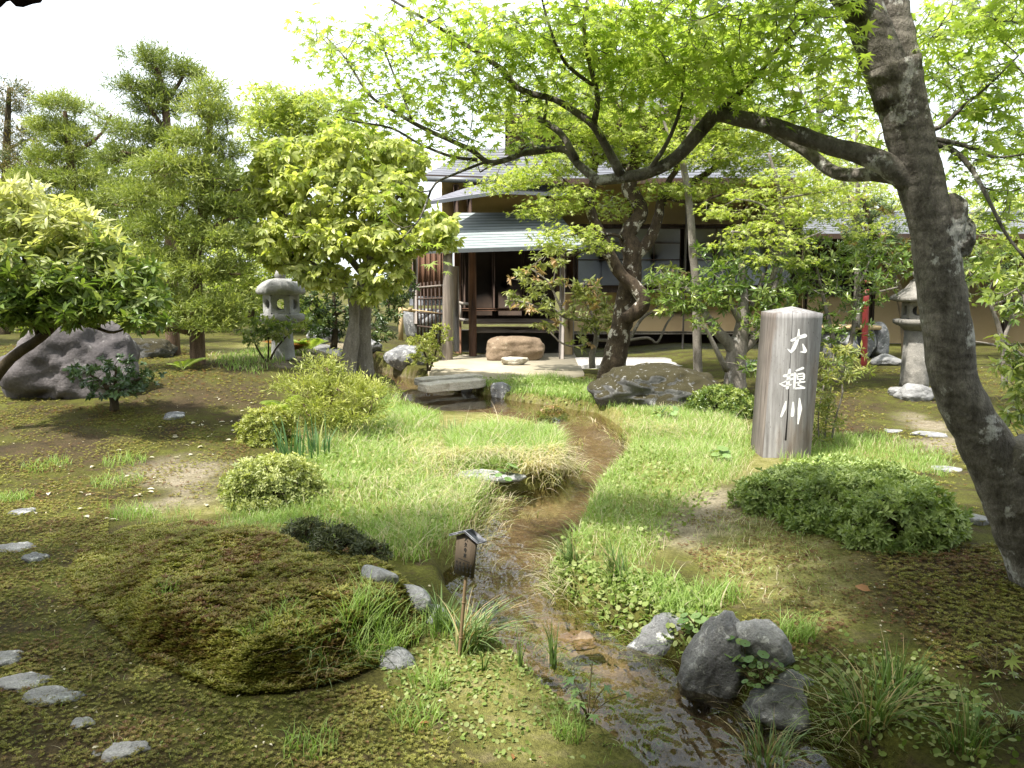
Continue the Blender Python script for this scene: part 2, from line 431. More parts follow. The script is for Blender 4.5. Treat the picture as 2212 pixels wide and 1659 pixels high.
bedc = k.mix(.35, k.ramp(n1, [(.3, (.15,.12,.08)), (.7, (.33,.275,.195))]), k.ramp(peb.outputs[0], [(.0, (.16,.125,.085)), (.5, (.29,.22,.14)), (.85, (.38,.30,.20)), (1, (.46,.43,.38))]))
col = k.mix(bedf, col, bedc)
col = k.mix(1.0, col, k.ramp(n3, [(.3, (.55,.55,.55)), (.72, (1.35,1.35,1.3))]), 'MULTIPLY')
bh = k.math('ADD', k.math('MULTIPLY', n3, 1.0), k.math('MULTIPLY', n4, .6))
k.out(k.pbr(col, .95, k.bump(bh, .025, .9), .15))
go = gb.build('ground', gm, smooth=True); tag(go, 'mossy garden ground with stream bed, bare soil and sandy path', 'ground', kind='structure')
zc = np.zeros((GX.size, 4), np.float32)
sd = sdf(GX, GY, STREAM)
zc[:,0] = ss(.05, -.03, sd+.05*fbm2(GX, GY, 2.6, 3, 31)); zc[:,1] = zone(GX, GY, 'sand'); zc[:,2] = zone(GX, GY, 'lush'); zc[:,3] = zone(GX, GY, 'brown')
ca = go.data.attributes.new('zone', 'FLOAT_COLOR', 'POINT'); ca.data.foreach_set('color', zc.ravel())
BROADT = tiny_leaf(.26, .05, .1)
# ------------------------------------------------------------------ water
wy = 1.0*np.power(16/1.0, np.linspace(0, 1, 560)); wxs = np.linspace(-.45, .75, 320)
WY = np.repeat(wy[:,None], len(wxs), 1); WX = wxs[None,:]*(WY*.8+.9)
q = np.stack([WX.ravel()*1.0, WY.ravel(), np.zeros(WX.size)], 1)
rf = ss(5.2, 3.6, WY.ravel())*.95+.12
WZg = WZ+(.014*fbm(q*[9, 5, 1], 3, 3)+.008*fbm(q*[26, 17, 1], 2, 8))*rf
keep = sdf(WX, WY, STREAM).reshape(WX.shape) < .22
wb = MB(); wb.sheet(np.stack([WX, WY, WZg.reshape(WX.shape)], -1), 0, np.clip(ss(5.2, 3.6, WY.ravel())*.9+.10, 0, 1))
F = wb.F[0][0]; kp = keep.ravel()[F].any(1); wb.F[0] = (F[kp], 0)
wm, t = mat('shallow running water'); k = NT(t); P = k.obj()
tr = k.n('ShaderNodeBsdfTransparent'); tr.inputs[0].default_value = (.84, .78, .66, 1)
gl = k.n('ShaderNodeBsdfGlossy'); gl.inputs['Roughness'].default_value = .03
bn = k.bump(k.math('ADD', k.noise(11, 2, .5, k.obj((1, .5, 1))), k.math('MULTIPLY', k.noise(30, 1, .5, k.obj((1, .6, 1))), .16)), .036, 1.0)
bn.node.inputs['Strength'].default_value = 1; k.l(k.attr(), bn.node.inputs['Strength']); k.l(bn, gl.inputs['Normal']); fr = k.n('ShaderNodeFresnel'); fr.inputs[0].default_value = 1.48; k.l(bn, fr.inputs['Normal'])
k.out(k.mixsh(k.math('MULTIPLY', fr.outputs[0], 1.0, True), tr.outputs[0], gl.outputs[0]))
wo_ = wb.build('stream_water', wm, smooth=True); tag(wo_, 'shallow clear stream running over a brown sandy bed', 'water', kind='structure')
# ------------------------------------------------------------------ blades, leaves lying about
def blades(mb, pos, h, wd, ld, lean, tint, segs=4, sag=0.0):
    pos = np.asarray(pos, float); n = len(pos)
    h = np.broadcast_to(h, (n,)); wd = np.broadcast_to(wd, (n,)); lean = np.broadcast_to(lean, (n,)); tint = np.broadcast_to(tint, (n,))
    D = np.stack([np.cos(ld), np.sin(ld), np.zeros(n)], 1)
    a2 = ld+np.pi/2+rng.normal(0, .5, n); S = np.stack([np.cos(a2), np.sin(a2), np.zeros(n)], 1)
    rows = []
    for i in range(segs+1):
        u = i/segs
        c = pos+D*(h*lean*u**1.7)[:,None]+np.array([0, 0, 1.0])*(h*(u-(.35*np.minimum(lean, 1.3)+sag)*u**2.4))[:,None]
        w_ = wd*.5*(1-u**1.6)
        if i < segs: rows.append(c-S*w_[:,None]); rows.append(c+S*w_[:,None])
        else: rows.append(c)
    V = np.stack(rows, 1); kk = V.shape[1]; off = (np.arange(n)*kk)[:,None]
    Fs = []
    q = np.concatenate([off+np.array([[2*i, 2*i+1, 2*i+3, 2*i+2]]) for i in range(segs-1)]) if segs > 1 else np.zeros((0, 4), int)
    Fs.append(q); Fs.append(off+np.array([[2*segs-2, 2*segs-1, 2*segs]]))
    mb.add(V.reshape(-1, 3), Fs, np.repeat(tint, kk))
def scatter(poly, dens, keep=None, smin=.03):
    p = np.array(poly); lo, hi = p.min(0), p.max(0); n = int(np.prod(hi-lo)*dens)
    xy = lo+rng.random((n, 2))*(hi-lo); d = sdf(xy[:,0], xy[:,1], poly)
    m = (d < 0) & (sdf(xy[:,0], xy[:,1], STREAM) > smin)
    xy = xy[m]; d = d[m]
    if keep is not None:
        kf = keep(xy, d); xy = xy[rng.random(len(xy)) < kf]
    return np.column_stack([xy, hgt(xy[:,0], xy[:,1])-.004])
def grass_mat(name, a, b, straw, trans=.4):
    m, t = mat(name); k = NT(t); g = k.n('ShaderNodeNewGeometry')
    col = k.mix(g.outputs['Random Per Island'], a, b); col = k.mix(k.attr(), col, straw)
    tr = k.n('ShaderNodeBsdfTranslucent'); k.l(k.mix(1.0, col, (1.4,1.5,.8), 'MULTIPLY'), tr.inputs[0])
    k.out(k.mixsh(trans, k.pbr(col, .5, spec=.3), tr.outputs[0])); return m
M_GRASS = grass_mat('fresh grass', (.17,.27,.055), (.31,.41,.13), (.58,.48,.37))
M_SEDGE = grass_mat('sedge', (.07,.13,.03), (.14,.20,.05), (.40,.30,.16), .3)
gr = MB()
def patch(poly, dens, h, wd, lean, straw, fade=.25, clump=.5, seed=0):
    def kf(xy, d): 
        c = fbm2(xy[:,0], xy[:,1], 2.4, 3, 77+seed)
        return ss(0, -fade, d+.0)*np.clip(.75+clump*2*c, .02, 1)
    p = scatter(poly, dens, kf, .015); n = len(p)
    if n == 0: return
    c = fbm2(p[:,0], p[:,1], 1.7, 3, 99+seed)
    hh = h*(.35+.6*rng.random(n)+.5*rng.random(n)**4)*(1+1.0*c)
    blades(gr, p, hh, wd*(.6+.6*rng.random(n)), rng.random(n)*6.283, lean*(.3+1.2*rng.random(n)), np.clip((rng.random(n) < straw*(1.2+2.2*c))*(.55+.45*rng.random(n))+.13*np.clip(fbm2(p[:,0], p[:,1], 3.1, 3, 55), 0, 1), 0, 1))
    return p
patch(gpoly([(1165,1235),(1245,1070),(1330,960),(1430,900),(1640,960),(1640,1030),(1560,1060),(1470,1120),(1440,1230),(1330,1270)]), 6500, .095, .0045, .8, .14, .3, seed=4)
patch(gpoly([(1300,880),(1520,870),(1650,930),(1660,990),(1420,1010),(1330,960)]), 3800, .13, .006, .8, .16, .3, seed=7)
patch(gpoly([(1760,940),(1900,930),(2080,985),(2060,1040),(1900,1010),(1650,1000)]), 4500, .10, .006, .5, .08, .25)
patch(gpoly([(600,1000),(690,930),(830,880),(960,890),(960,990),(980,1040),(1090,1070),(1050,1180),(985,1240),(900,1240),(760,1190),(620,1120)]), 6500, .13, .006, .8, .2, .2)
patch(gpoly([(955,945),(1050,925),(1160,935),(1215,965),(1225,1020),(1150,1020),(970,1015)]), 9000, .20, .006, .9, .12, .08)
patch(gpoly([(1010,830),(1120,815),(1290,825),(1330,900),(1280,905),(1100,880),(1030,860)]), 3200, .17, .010, .7, .12, .2)
patch(gpoly([(790,830),(900,880),(960,900),(900,930),(800,900)]), 2500, .18, .010, .7, .1, .2)
patch(gpoly([(460,1090),(600,1060),(720,1120),(700,1180),(430,1160)]), 4500, .09, .005, .6, .06, .2)
patch(gpoly([(200,1080),(330,1090),(470,1110),(420,1160),(230,1130)]), 2500, .08, .005, .6, .05, .3)
patch(gpoly([(440,770),(620,740),(700,760),(560,820),(440,800)]), 700, .12, .014, .6, .1, .4)
patch(gpoly([(1180,1230),(1290,1240),(1460,1250),(1580,1300),(1590,1370),(1400,1340),(1260,1320)]), 2600, .13, .007, .8, .08, .15)
patch(gpoly([(900,1400),(1110,1400),(1300,1570),(1480,1700),(1300,1700),(1000,1500)]), 900, .08, .004, .7, .04, .1)
patch(gpoly([(1470,1120),(1640,1060),(1760,1130),(1880,1260),(1860,1360),(1640,1370),(1480,1260)]), 1500, .055, .004, .9, .25, .3, seed=13)
patch(gpoly([(0,1090),(220,1080),(200,1300),(330,1440),(520,1540),(900,1480),(1200,1700),(0,1700)]), 420, .04, .003, 1.0, .2, .2, seed=14)
patch(gpoly([(880,1010),(960,1000),(1070,1080),(1030,1190),(960,1240),(860,1210)]), 1300, .21, .007, 1.0, .3, .12, seed=21)
patch(gpoly([(690,940),(830,890),(940,900),(900,1000),(760,1040)]), 1000, .22, .008, 1.0, .2, .2, seed=22)
patch(gpoly([(1180,1225),(1230,1120),(1270,1062),(1330,1000),(1370,1010),(1300,1130),(1260,1240)]), 1500, .18, .006, 1.0, .15, .1, seed=23)
patch(gpoly([(970,950),(1060,930),(1160,940),(1210,975),(1180,1000),(980,1000)]), 1500, .30, .007, 1.0, .2, .1, seed=24)
for (px, py, rr, hh, nn) in [(800,1400,60,.22,260),(860,1380,50,.16,130),(950,1370,45,.15,90),(620,1330,40,.10,60),(690,1400,60,.10,90),(560,1370,40,.09,60),(100,1010,50,.10,140),(250,1045,55,.10,150),
      (290,1115,50,.09,160),(270,1000,45,.10,150),(30,1080,40,.10,140),(360,1290,30,.08,60),(900,1560,60,.09,110),(670,1620,70,.09,90),(1720,1380,40,.14,150),(1380,1640,50,.08,80),
      (1480,1330,60,.14,260),(1550,1290,60,.12,200),(930,1480,50,.1,90),(1230,1590,40,.1,80),(700,1180,50,.13,200),(600,1130,60,.1,220)]:
    c = gnd(px, py); r_ = rr/FPX*c.y; a = rng.random(nn)*6.283; q_ = np.sqrt(rng.random(nn))*r_
    x, y = c.x+q_*np.cos(a), c.y+q_*np.sin(a)
    blades(gr, np.column_stack([x, y, hgt(x, y)]), hh*(.5+.6*rng.random(nn)), .004+.002*rng.random(nn), rng.random(nn)*6.28, .3+.7*rng.random(nn), 0.0)
tag(gr.build('grass', M_GRASS), 'bright green grass along both banks of the stream', 'grass', kind='stuff')
# dry straw-coloured sedge hanging over the water edges
dg = MB()
def fringe(pts, n, h, ndir, spread=.12, wd=.008, z=None, ln=1.0, straw=.85):
    P_ = np.array([tuple(gnd(x, y)) for x, y in pts]); t_ = rng.random(n)*(len(P_)-1); i = t_.astype(int); f = (t_-i)[:,None]
    p = P_[i]*(1-f)+P_[np.minimum(i+1, len(P_)-1)]*f+rng.normal(0, spread, (n, 3))*[1, 1, 0]
    p[:,2] = np.maximum(hgt(p[:,0], p[:,1]), -.16)
    ld = ndir+rng.normal(0, .7, n)
    blades(dg, p, h*(.6+.7*rng.random(n)), wd*(.6+.6*rng.random(n)), ld, ln*(.5+1.1*rng.random(n)), np.where(rng.random(n) < straw, .55+.45*rng.random(n), 0), 5, .25)
fringe([(960,1000),(1060,992),(1150,1002),(1225,1012)], 1100, .27, -1.5, .09, .011, straw=.95)
fringe([(1130,1020),(1180,1025),(1225,1015)], 300, .26, -1.3, .05, .011, straw=1)
fringe([(1160,1030),(1230,1020),(1255,970)], 90, .14, -1.2, .03)
fringe([(880,960),(940,1000),(950,1030)], 350, .26, -1.0, .12)
fringe([(1085,1080),(1062,1130),(1035,1190),(985,1235)], 420, .14, -.3, .07, .006, ln=.7)
fringe([(870,1040),(960,1060),(1040,1090)], 420, .2, -.8, .2, .006, straw=.7)
fringe([(1270,930),(1340,960),(1360,1000)], 90, .15, 3.0, .05)
fringe([(1370,925),(1430,930),(1490,955)], 260, .22, 3.9, .15)
fringe([(1185,1235),(1200,1275),(1235,1300)], 130, .17, 3.5, .04, .006)
fringe([(760,1050),(800,1000),(880,1000)], 200, .2, -.8, .25, .006, straw=.6)
fringe([(1100,1385),(1185,1455),(1240,1515),(1340,1580),(1425,1650)], 700, .07, -.6, .04, .005, straw=.12)
fringe([(1180,1290),(1255,1338),(1350,1402),(1480,1480)], 420, .09, 3.4, .04, .005, straw=.15)
fringe([(1600,1545),(1740,1610),(1850,1680)], 300, .10, 2.8, .05, .005, straw=.3)
tag(dg.build('dry_sedge', M_GRASS), 'straw coloured dry sedge bent over the edges of the stream', 'dry grass', kind='stuff')
# moss sprigs on the raised cushion and the right bank; small round leaves of ground cover
ms = MB()
def sprigs(poly, dens, sz, keep=None, tall=1.0, smin=.1, br=.0):
    p = scatter(poly, dens, keep, smin); n = len(p)
    if n == 0: return
    mz = MB(); 
    nl = 6; a0 = rng.random(n)*6.283
    s_ = sz*(.6+.7*rng.random(n)); up = p+np.array([0, 0, 1])*(s_*.9*tall*(.4+.9*rng.random(n)))[:,None]
    tn = np.clip(br+.35*rng.normal(size=n)+.9*fbm2(p[:,0], p[:,1], 3, 3, 15), 0, 1)
    for i in range(nl):
        a = a0+i*2*np.pi/nl; el = .35+.5*rng.random(n)
        X = np.stack([np.cos(a)*np.cos(el), np.sin(a)*np.cos(el), np.sin(el)], 1)
        inst(ms, tiny_leaf(.16, .05, .12), up, X, np.tile([0, 0, 1.0], (n, 1)), s_, tn)
    stem = np.column_stack([p, ]); blades(ms, stem, s_*1.2*tall, s_*.22, a0, .1, np.clip(tn+.5, 0, 1), 1)
sprigs(MOUND, 8000, .022, br=.22)
sprigs(MOUND, 14000, .021, lambda xy, d: ss(-.16, -.06, d), br=.3, tall=.7)
sprigs(gpoly([(1440,1150),(1620,1060),(1720,1120),(1900,1210),(2120,1200),(2212,1300),(2212,1500),(2000,1400),(1780,1430),(1620,1380),(1560,1280)]), 3000, .013, lambda xy, d: np.clip(.42+1.1*fbm2(xy[:,0], xy[:,1], 2.5, 3, 8), 0.03, 1), br=.6)
sprigs(gpoly([(1700,800),(2700,800),(2700,1180),(2150,1180),(1900,1000),(1700,900)]), 350, .022, lambda xy, d: np.clip(.4+1.8*fbm2(xy[:,0], xy[:,1], 1.5, 3, 8), .02, 1), br=.2)
sprigs(gpoly([(-500,760),(330,740),(620,800),(560,900),(330,880),(-500,880)]), 300, .022, lambda xy, d: np.clip(.5+1.8*fbm2(xy[:,0], xy[:,1], 1.5, 3, 8), .02, 1), br=.3)
sprigs(gpoly([(1880,1190),(2600,1180),(2600,1560),(2000,1440)]), 2600, .017, br=.4)
sprigs(gpoly([(-420,1090),(240,1080),(220,1250),(330,1430),(500,1530),(800,1480),(1100,1700),(-420,1700)]), 9000, .012, lambda xy, d: np.clip(.55+1.6*fbm2(xy[:,0], xy[:,1], 2, 4, 18), .12, 1), br=.15)
sprigs(gpoly([(-500,880),(330,880),(560,960),(430,1110),(-500,1090)]), 1500, .016, lambda xy, d: np.clip(.5+1.8*fbm2(xy[:,0], xy[:,1], 2, 4, 28), .03, 1), br=.4)
M_MOSS = grass_mat('haircap moss', (.13,.14,.025), (.30,.29,.065), (.13,.06,.028), .25)
tag(ms.build('moss', M_MOSS), 'haircap moss with reddish tips covering the cushion and banks', 'moss', kind='stuff')
gc = MB()
def rounds(poly, dens, sz, hh, keep=None, smin=.0):
    p = scatter(poly, dens, keep, smin); n = len(p)
    if n == 0: return
    p[:,2] += hh*rng.random(n)+.004; Z = nrm(np.array([0, 0, 1.0])+.45*rng.normal(size=(n, 3)))
    inst(gc, clover(), p, runit(n), Z, sz*(.45+.8*rng.random(n)), np.clip(rng.normal(.3, .35, n), 0, 1))
rounds(gpoly([(820,1440),(920,1390),(1100,1395),(1300,1570),(1480,1700),(1150,1680),(850,1530)]), 5200, .009, .012, lambda xy, d: np.clip(.45+1.6*fbm2(xy[:,0], xy[:,1], 3, 3, 38), .05, 1))
rounds(gpoly([(1165,1262),(1300,1230),(1460,1260),(1570,1340),(1520,1420),(1460,1420),(1350,1400),(1255,1345),(1190,1300)]), 4300, .014, .05, None, -.03)
rounds(gpoly([(1560,1440),(1720,1420),(1900,1420),(2212,1560),(2212,1700),(1900,1700),(1760,1580)]), 3400, .012, .035, lambda xy, d: np.clip(.5+1.6*fbm2(xy[:,0], xy[:,1], 3, 3, 48), .03, 1))
rounds(gpoly([(1700,1330),(1950,1400),(2212,1500),(2212,1600),(1900,1480),(1700,1430)]), 1200, .010, .015, lambda xy, d: np.clip(.4+1.8*fbm2(xy[:,0], xy[:,1], 3, 3, 58), .03, 1))
rounds(gpoly([(0,1500),(300,1500),(1000,1520),(1200,1700),(0,1700)]), 700, .006, .006, lambda xy, d: np.clip(.3+2*fbm2(xy[:,0], xy[:,1], 2.4, 3, 68), .0, 1))
rounds(gpoly([(1180,1080),(1330,1000),(1480,1000),(1560,1060),(1420,1200),(1200,1240)]), 750, .013, .07)
rounds(gpoly([(640,1010),(830,930),(960,980),(1060,1090),(1030,1180),(900,1230),(640,1130)]), 420, .014, .10)
rounds(gpoly([(1020,830),(1280,830),(1300,890),(1100,880)]), 160, .022, .12)
M_COVER = grass_mat('round leaved ground cover', (.12,.19,.035), (.20,.26,.06), (.30,.33,.14), .3)
tag(gc.build('ground_cover', M_COVER), 'small round leaved ground cover creeping over the banks', 'ground cover', kind='stuff')

lt = MB()
for poly, dn in [(gpoly([(0,880),(330,870),(620,880),(560,1010),(430,1110),(0,1100)]), 90), (gpoly([(0,1100),(230,1090),(330,1430),(500,1530),(900,1500),(1300,1700),(0,1700)]), 160), (gpoly([(1500,1130),(1900,1200),(2212,1200),(2212,1560),(1900,1420),(1560,1250)]), 200), (gpoly([(1700,790),(2212,790),(2212,1000),(1900,1000),(1700,900)]), 45), (gpoly([(330,740),(620,740),(620,850),(330,880)]), 40)]:
    p = scatter(poly, dn, None, .05); n = len(p); p[:,2] += .006
    X = runit(n)*[1, 1, .25]; inst(lt, BROADT, p, X, np.array([0, 0, 1.0])+.4*rng.normal(size=(n, 3)), .010+.016*rng.random(n), (rng.random(n) < .25)*.9)
tag(lt.build('leaf_litter', grass_mat('leaf litter', (.10,.05,.025), (.24,.13,.06), (.50,.44,.30), .1)), 'scattered brown leaf litter and bits on the moss', 'leaf litter', kind='stuff')
# ------------------------------------------------------------------ rocks
import bmesh
_b = bmesh.new(); bmesh.ops.create_icosphere(_b, subdivisions=5, radius=1.0)
ICO_V = np.array([v.co[:] for v in _b.verts]); ICO_F = np.array([[v.index for v in f.verts] for f in _b.faces]); _b.free()
def rock_geo(mb, c, dims, seed, npl=16, rough=.07, rz=0.0, tilt=0.0, flat=None, soft=11):
    r_ = np.random.default_rng(seed); D = ICO_V
    N = r_.normal(size=(npl, 3)); N /= np.linalg.norm(N, axis=1, keepdims=True)
    Hh = .78+.22*r_.random(npl)
    if flat: N = np.vstack([N, [[.05, -.05, 1]]]); Hh = np.append(Hh, flat)
    N /= np.linalg.norm(N, axis=1, keepdims=True)
    dn = np.maximum(D @ N.T, 1e-3)/Hh[None]
    rad = 1/np.power(np.sum(dn**soft, 1)+1e-9, 1/soft)
    rad = np.minimum(rad, 1.25)*(1+rough*fbm(D*2.3, 4, seed)*1.6+rough*.45*fbm(D*8, 4, seed+3))
    V = D*rad[:,None]*np.array(dims)*.5
    ct, st = math.cos(tilt), math.sin(tilt); V = V @ np.array([[ct, 0, -st], [0, 1, 0], [st, 0, ct]]).T
    cz, sz = math.cos(rz), math.sin(rz); V = V @ np.array([[cz, -sz, 0], [sz, cz, 0], [0, 0, 1]]).T
    mb.add(V+np.array(c), ICO_F)
def super_geo(mb, c, dims, seed, p=6, rough=.05, fine=.02, rz=0.0):
    D = ICO_V; r_ = np.power(np.sum(np.abs(D)**p, 1), -1/p)
    V = D*r_[:,None]*np.array(dims)*.5; V = V*(1+rough*1.6*fbm(D*1.7+seed, 4, seed)[:,None])+fine*fbm(V*7, 4, seed+2)[:,None]*D
    cz, sz = math.cos(rz), math.sin(rz); mb.add(V @ np.array([[cz, -sz, 0], [sz, cz, 0], [0, 0, 1]]).T+np.array(c), ICO_F)
def rock(name, label, cat, px, py, wpx, hpx, dr, seed, m, group=None, bury=.2, dz=0.0, gz=None, **kw):
    g = gnd(px, py); W = wpx/FPX*g.y*1.02; Hh = hpx/FPX*g.y*1.05; Dp = W*dr
    z = g.z if gz is None else gz
    full = Hh/(1-bury); c = (g.x, g.y+Dp*.42, z+dz+Hh-full/2)
    mb = MB(); rock_geo(mb, c, (W, Dp, full), seed, **kw)
    return tag(mb.build(name, m, smooth=True, base=(c[0], c[1], z)), label, cat, group)
S_GREY = stone_mat('grey field stone', (.10,.105,.11), (.27,.27,.27), lich=(.48,.48,.46), lamt=.56, scale=7)
S_EDGE = stone_mat('smooth bluish edging stone', (.15,.155,.16), (.27,.275,.28), lich=(.33,.34,.33), lamt=.6, scale=4)
S_PALE = stone_mat('pale grey stone', (.15,.15,.15), (.31,.31,.30), lich=(.44,.44,.42), lamt=.6, scale=9)
S_WET = stone_mat('dark wet stone', (.035,.036,.038), (.13,.13,.13), lich=(.24,.24,.23), lamt=.6, scale=7, rough=.35)
S_WETG = stone_mat('dark stone with pale top', (.06,.06,.062), (.22,.22,.22), lich=(.34,.34,.33), lamt=.58, scale=8, rough=.5)
S_GREY2 = stone_mat('light grey bank stone', (.16,.16,.16), (.34,.34,.335), lich=(.5,.5,.48), lamt=.58, scale=8)
S_PURP = stone_mat('purplish boulder', (.05,.045,.046), (.155,.14,.138), lich=(.22,.21,.20), lamt=.6, scale=2.5)
S_MOSS = stone_mat('mossy boulder', (.045,.045,.042), (.12,.12,.112), moss=(.020,.017,.006), mamt=.36, lich=(.20,.20,.19), lamt=.60, scale=8)
S_TAN = stone_mat('tan sandstone', (.14,.10,.065), (.26,.195,.13), lich=(.30,.25,.18), lamt=.62, scale=4)
S_CREAM = stone_mat('cream stone', (.32,.29,.23), (.54,.51,.43), lich=(.60,.58,.52), lamt=.6, scale=6)
S_LANT = stone_mat('lantern granite', (.26,.26,.25), (.42,.42,.40), lich=(.52,.52,.5), lamt=.64, scale=9)
S_LANT2 = stone_mat('weathered lantern granite', (.12,.115,.10), (.26,.245,.215), lich=(.46,.45,.42), lamt=.63, scale=8)
rock('boulder', 'big purplish grey boulder sloping up behind the low dark shrub on the left', 'boulder', 110, 865, 235, 150, .8, 4, S_PURP, bury=.22, tilt=.30, npl=9, rough=.13, soft=16)
rock('boulder', 'wide moss covered boulder in front of the gnarled maple trunk', 'boulder', 1425, 886, 268, 98, .85, 8, S_MOSS, bury=.25, npl=14, flat=.75, soft=9, rough=.14)
rock('boulder', 'small flat mossy rock behind the pine trunks', 'boulder', 300, 775, 130, 46, .8, 12, S_MOSS, bury=.3, flat=.7)
rock('stream_stone', 'pale grey stone at the bend of the stream with its foot in the water', 'stone', 1452, 1396, 150, 84, .8, 21, S_GREY, gz=-.17, bury=.3, npl=11, rz=.1, soft=14, rough=.09)
rock('stream_stone', 'tall dark wet stone leaning over the stream between two lighter stones', 'stone', 1562, 1552, 140, 176, .8, 25, S_WETG, gz=-.17, bury=.15, tilt=-.3, npl=10, rz=.2, soft=14, rough=.10)
rock('stream_stone', 'light grey angular stone sitting on the mossy bank above the dark stones', 'stone', 1660, 1446, 118, 84, .9, 30, S_GREY2, bury=.25, npl=9, dz=.02, soft=14, rough=.09)
rock('stream_stone', 'long low dark stone beside the grass tuft at the water edge', 'stone', 1712, 1588, 190, 112, .8, 35, S_WETG, gz=-.17, bury=.25, npl=10, rz=-.1, soft=14, rough=.10)
rock('stream_stone', 'dark wet stone under the broad green leaves on the near bank', 'stone', 1236, 1530, 84, 44, .9, 41, S_WETG, gz=-.17, bury=.3, npl=10, soft=14, rough=.12)
rock('stream_stone', 'flat brown stone just breaking the water surface', 'stone', 1250, 1446, 92, 20, .7, 44, S_TAN, gz=-.14, bury=.4, flat=.6)
rock('stream_stone', 'small black stone in the ripples right of the sign', 'stone', 1052, 1342, 44, 26, .8, 47, S_WET, gz=-.2, bury=.3)
rock('edging_stone', 'long rounded grey edging stone at the upper end of the moss cushion', 'stone', 808, 1268, 120, 34, .5, 51, S_EDGE, bury=.5, rz=-.45, npl=30, dz=.02, rough=.04, soft=6)
rock('edging_stone', 'middle grey edging stone of the row beside the moss cushion', 'stone', 884, 1310, 130, 40, .5, 52, S_EDGE, bury=.5, rz=-.45, npl=30, dz=.02, rough=.04, soft=6)
rock('edging_stone', 'grey edging stone of the row closest to the stream and the sign', 'stone', 945, 1352, 110, 46, .55, 53, S_EDGE, bury=.5, rz=-.55, npl=30, dz=.0, rough=.04, soft=6)
rock('edging_stone', 'smooth bluish grey stone set in the moss left of the sign stake', 'stone', 855, 1450, 112, 38, .8, 55, S_EDGE, bury=.5, npl=24, rough=.03, soft=5)
for (px, py, wp, hp, dr, sd_, lb, m_) in [
    (22,1195,66,18,.9,61,'flat pale stepping stone at the left edge behind the round pebble',S_PALE),(66,1215,44,24,.9,62,'round grey pebble stone beside the flat left stepping stone',S_GREY),
    (2,1440,60,22,1.1,63,'pale stepping stone cut off by the left edge of the picture',S_PALE),(36,1490,96,26,.8,64,'pale stepping stone with an orange brown stain on top',S_PALE),
    (96,1520,120,22,.6,65,'jagged flat pale stone sunk in moss next to the stained stone',S_PALE),(172,1572,42,18,.9,66,'small pale stone alone in the moss below the jagged stone',S_PALE),
    (258,1640,84,30,.8,67,'notched pale stone low in the foreground moss',S_PALE),(208,1636,22,10,.9,68,'tiny pale pebble touching the notched foreground stone',S_PALE),
    (40,1112,50,12,.9,69,'thin flat grey stone on the shaded left moss',S_GREY),(365,905,44,18,1.3,70,'grey stone half sunk in the dark soil below the pines',S_GREY)]:
    rock('stepping_stone', lb, 'stone', px, py, wp, hp, dr, sd_, m_, 'stones set in the moss', bury=.58, flat=.5, rough=.14, npl=9)
rock('stream_slab', 'pale flat stone slab jutting over the water below the tall grass', 'stone slab', 1040, 1040, 150, 24, .5, 72, S_GREY2, gz=-.02, bury=.25, flat=.55, rough=.1)
g = gnd(1113, 785); u = g.y/FPX; mb = MB(); super_geo(mb, (g.x, g.y+.3, g.z+.10+16*u), (124*u, .75, 54*u), 74, 5, .09, .03)
tag(mb.build('step_stone', S_TAN, smooth=True, base=g), 'big tan sandstone step block below the veranda edge', 'step stone')
rock('step_stone', 'small cream stone in front of the tan step block', 'step stone', 1110, 796, 52, 20, .7, 75, S_CREAM, bury=.2, flat=.7, dz=.05)
rock('stone_block', 'squarish dark grey stone left of the log post beside the yellow shrub', 'stone', 868, 800, 74, 50, .9, 77, S_GREY, bury=.12, flat=.8, npl=10, soft=14)
rock('boulder', 'pointed grey rock at the far bank of the pond', 'stone', 1082, 862, 46, 42, .9, 78, S_GREY, gz=-.15, bury=.2)
rock('boulder', 'grey rock wedged under the end of the stone bridge', 'stone', 1020, 850, 50, 26, .9, 79, S_GREY, gz=-.15, bury=.2)
rock('boulder', 'rock standing in the pond in front of the grass', 'stone', 975, 905, 54, 30, .9, 80, S_WET, gz=-.2, bury=.2)
for i, (px, py, wp, hp, lb) in enumerate([(700,742,70,30,'grey background rock left of the old tree trunk'),(800,772,40,26,'dark rock behind the big trunk'),(590,705,50,18,'grey rock beside the stone lantern shaft'),
      (1640,800,70,16,'flat pale kerb stone by the evergreen trunk'),(1985,868,70,34,'rounded pale rock in front of the right lantern'),(1955,858,60,20,'flat grey foot stone beneath the right lantern'),(1925,790,60,22,'low root and rock left of the right lantern')]):
    rock('garden_rock', lb, 'stone', px, py, wp, hp, .8, 90+i, S_PALE if i > 2 else S_GREY, bury=.3)
for i, (px, py, wp, hp, lb) in enumerate([(2020,945,70,8,'flat pale path stone beside the leaning trunk'),(2050,1020,60,8,'flat cream path stone at the foot of the trunk'),(1935,935,40,6,'small flat path stone further along the right path'),(2120,1135,60,24,'pinkish stone behind the azalea and trunk')]):
    rock('path_stone', lb, 'stone', px, py, wp, hp, .8, 110+i, S_PALE, 'stones in the right path', bury=.4, flat=.5)
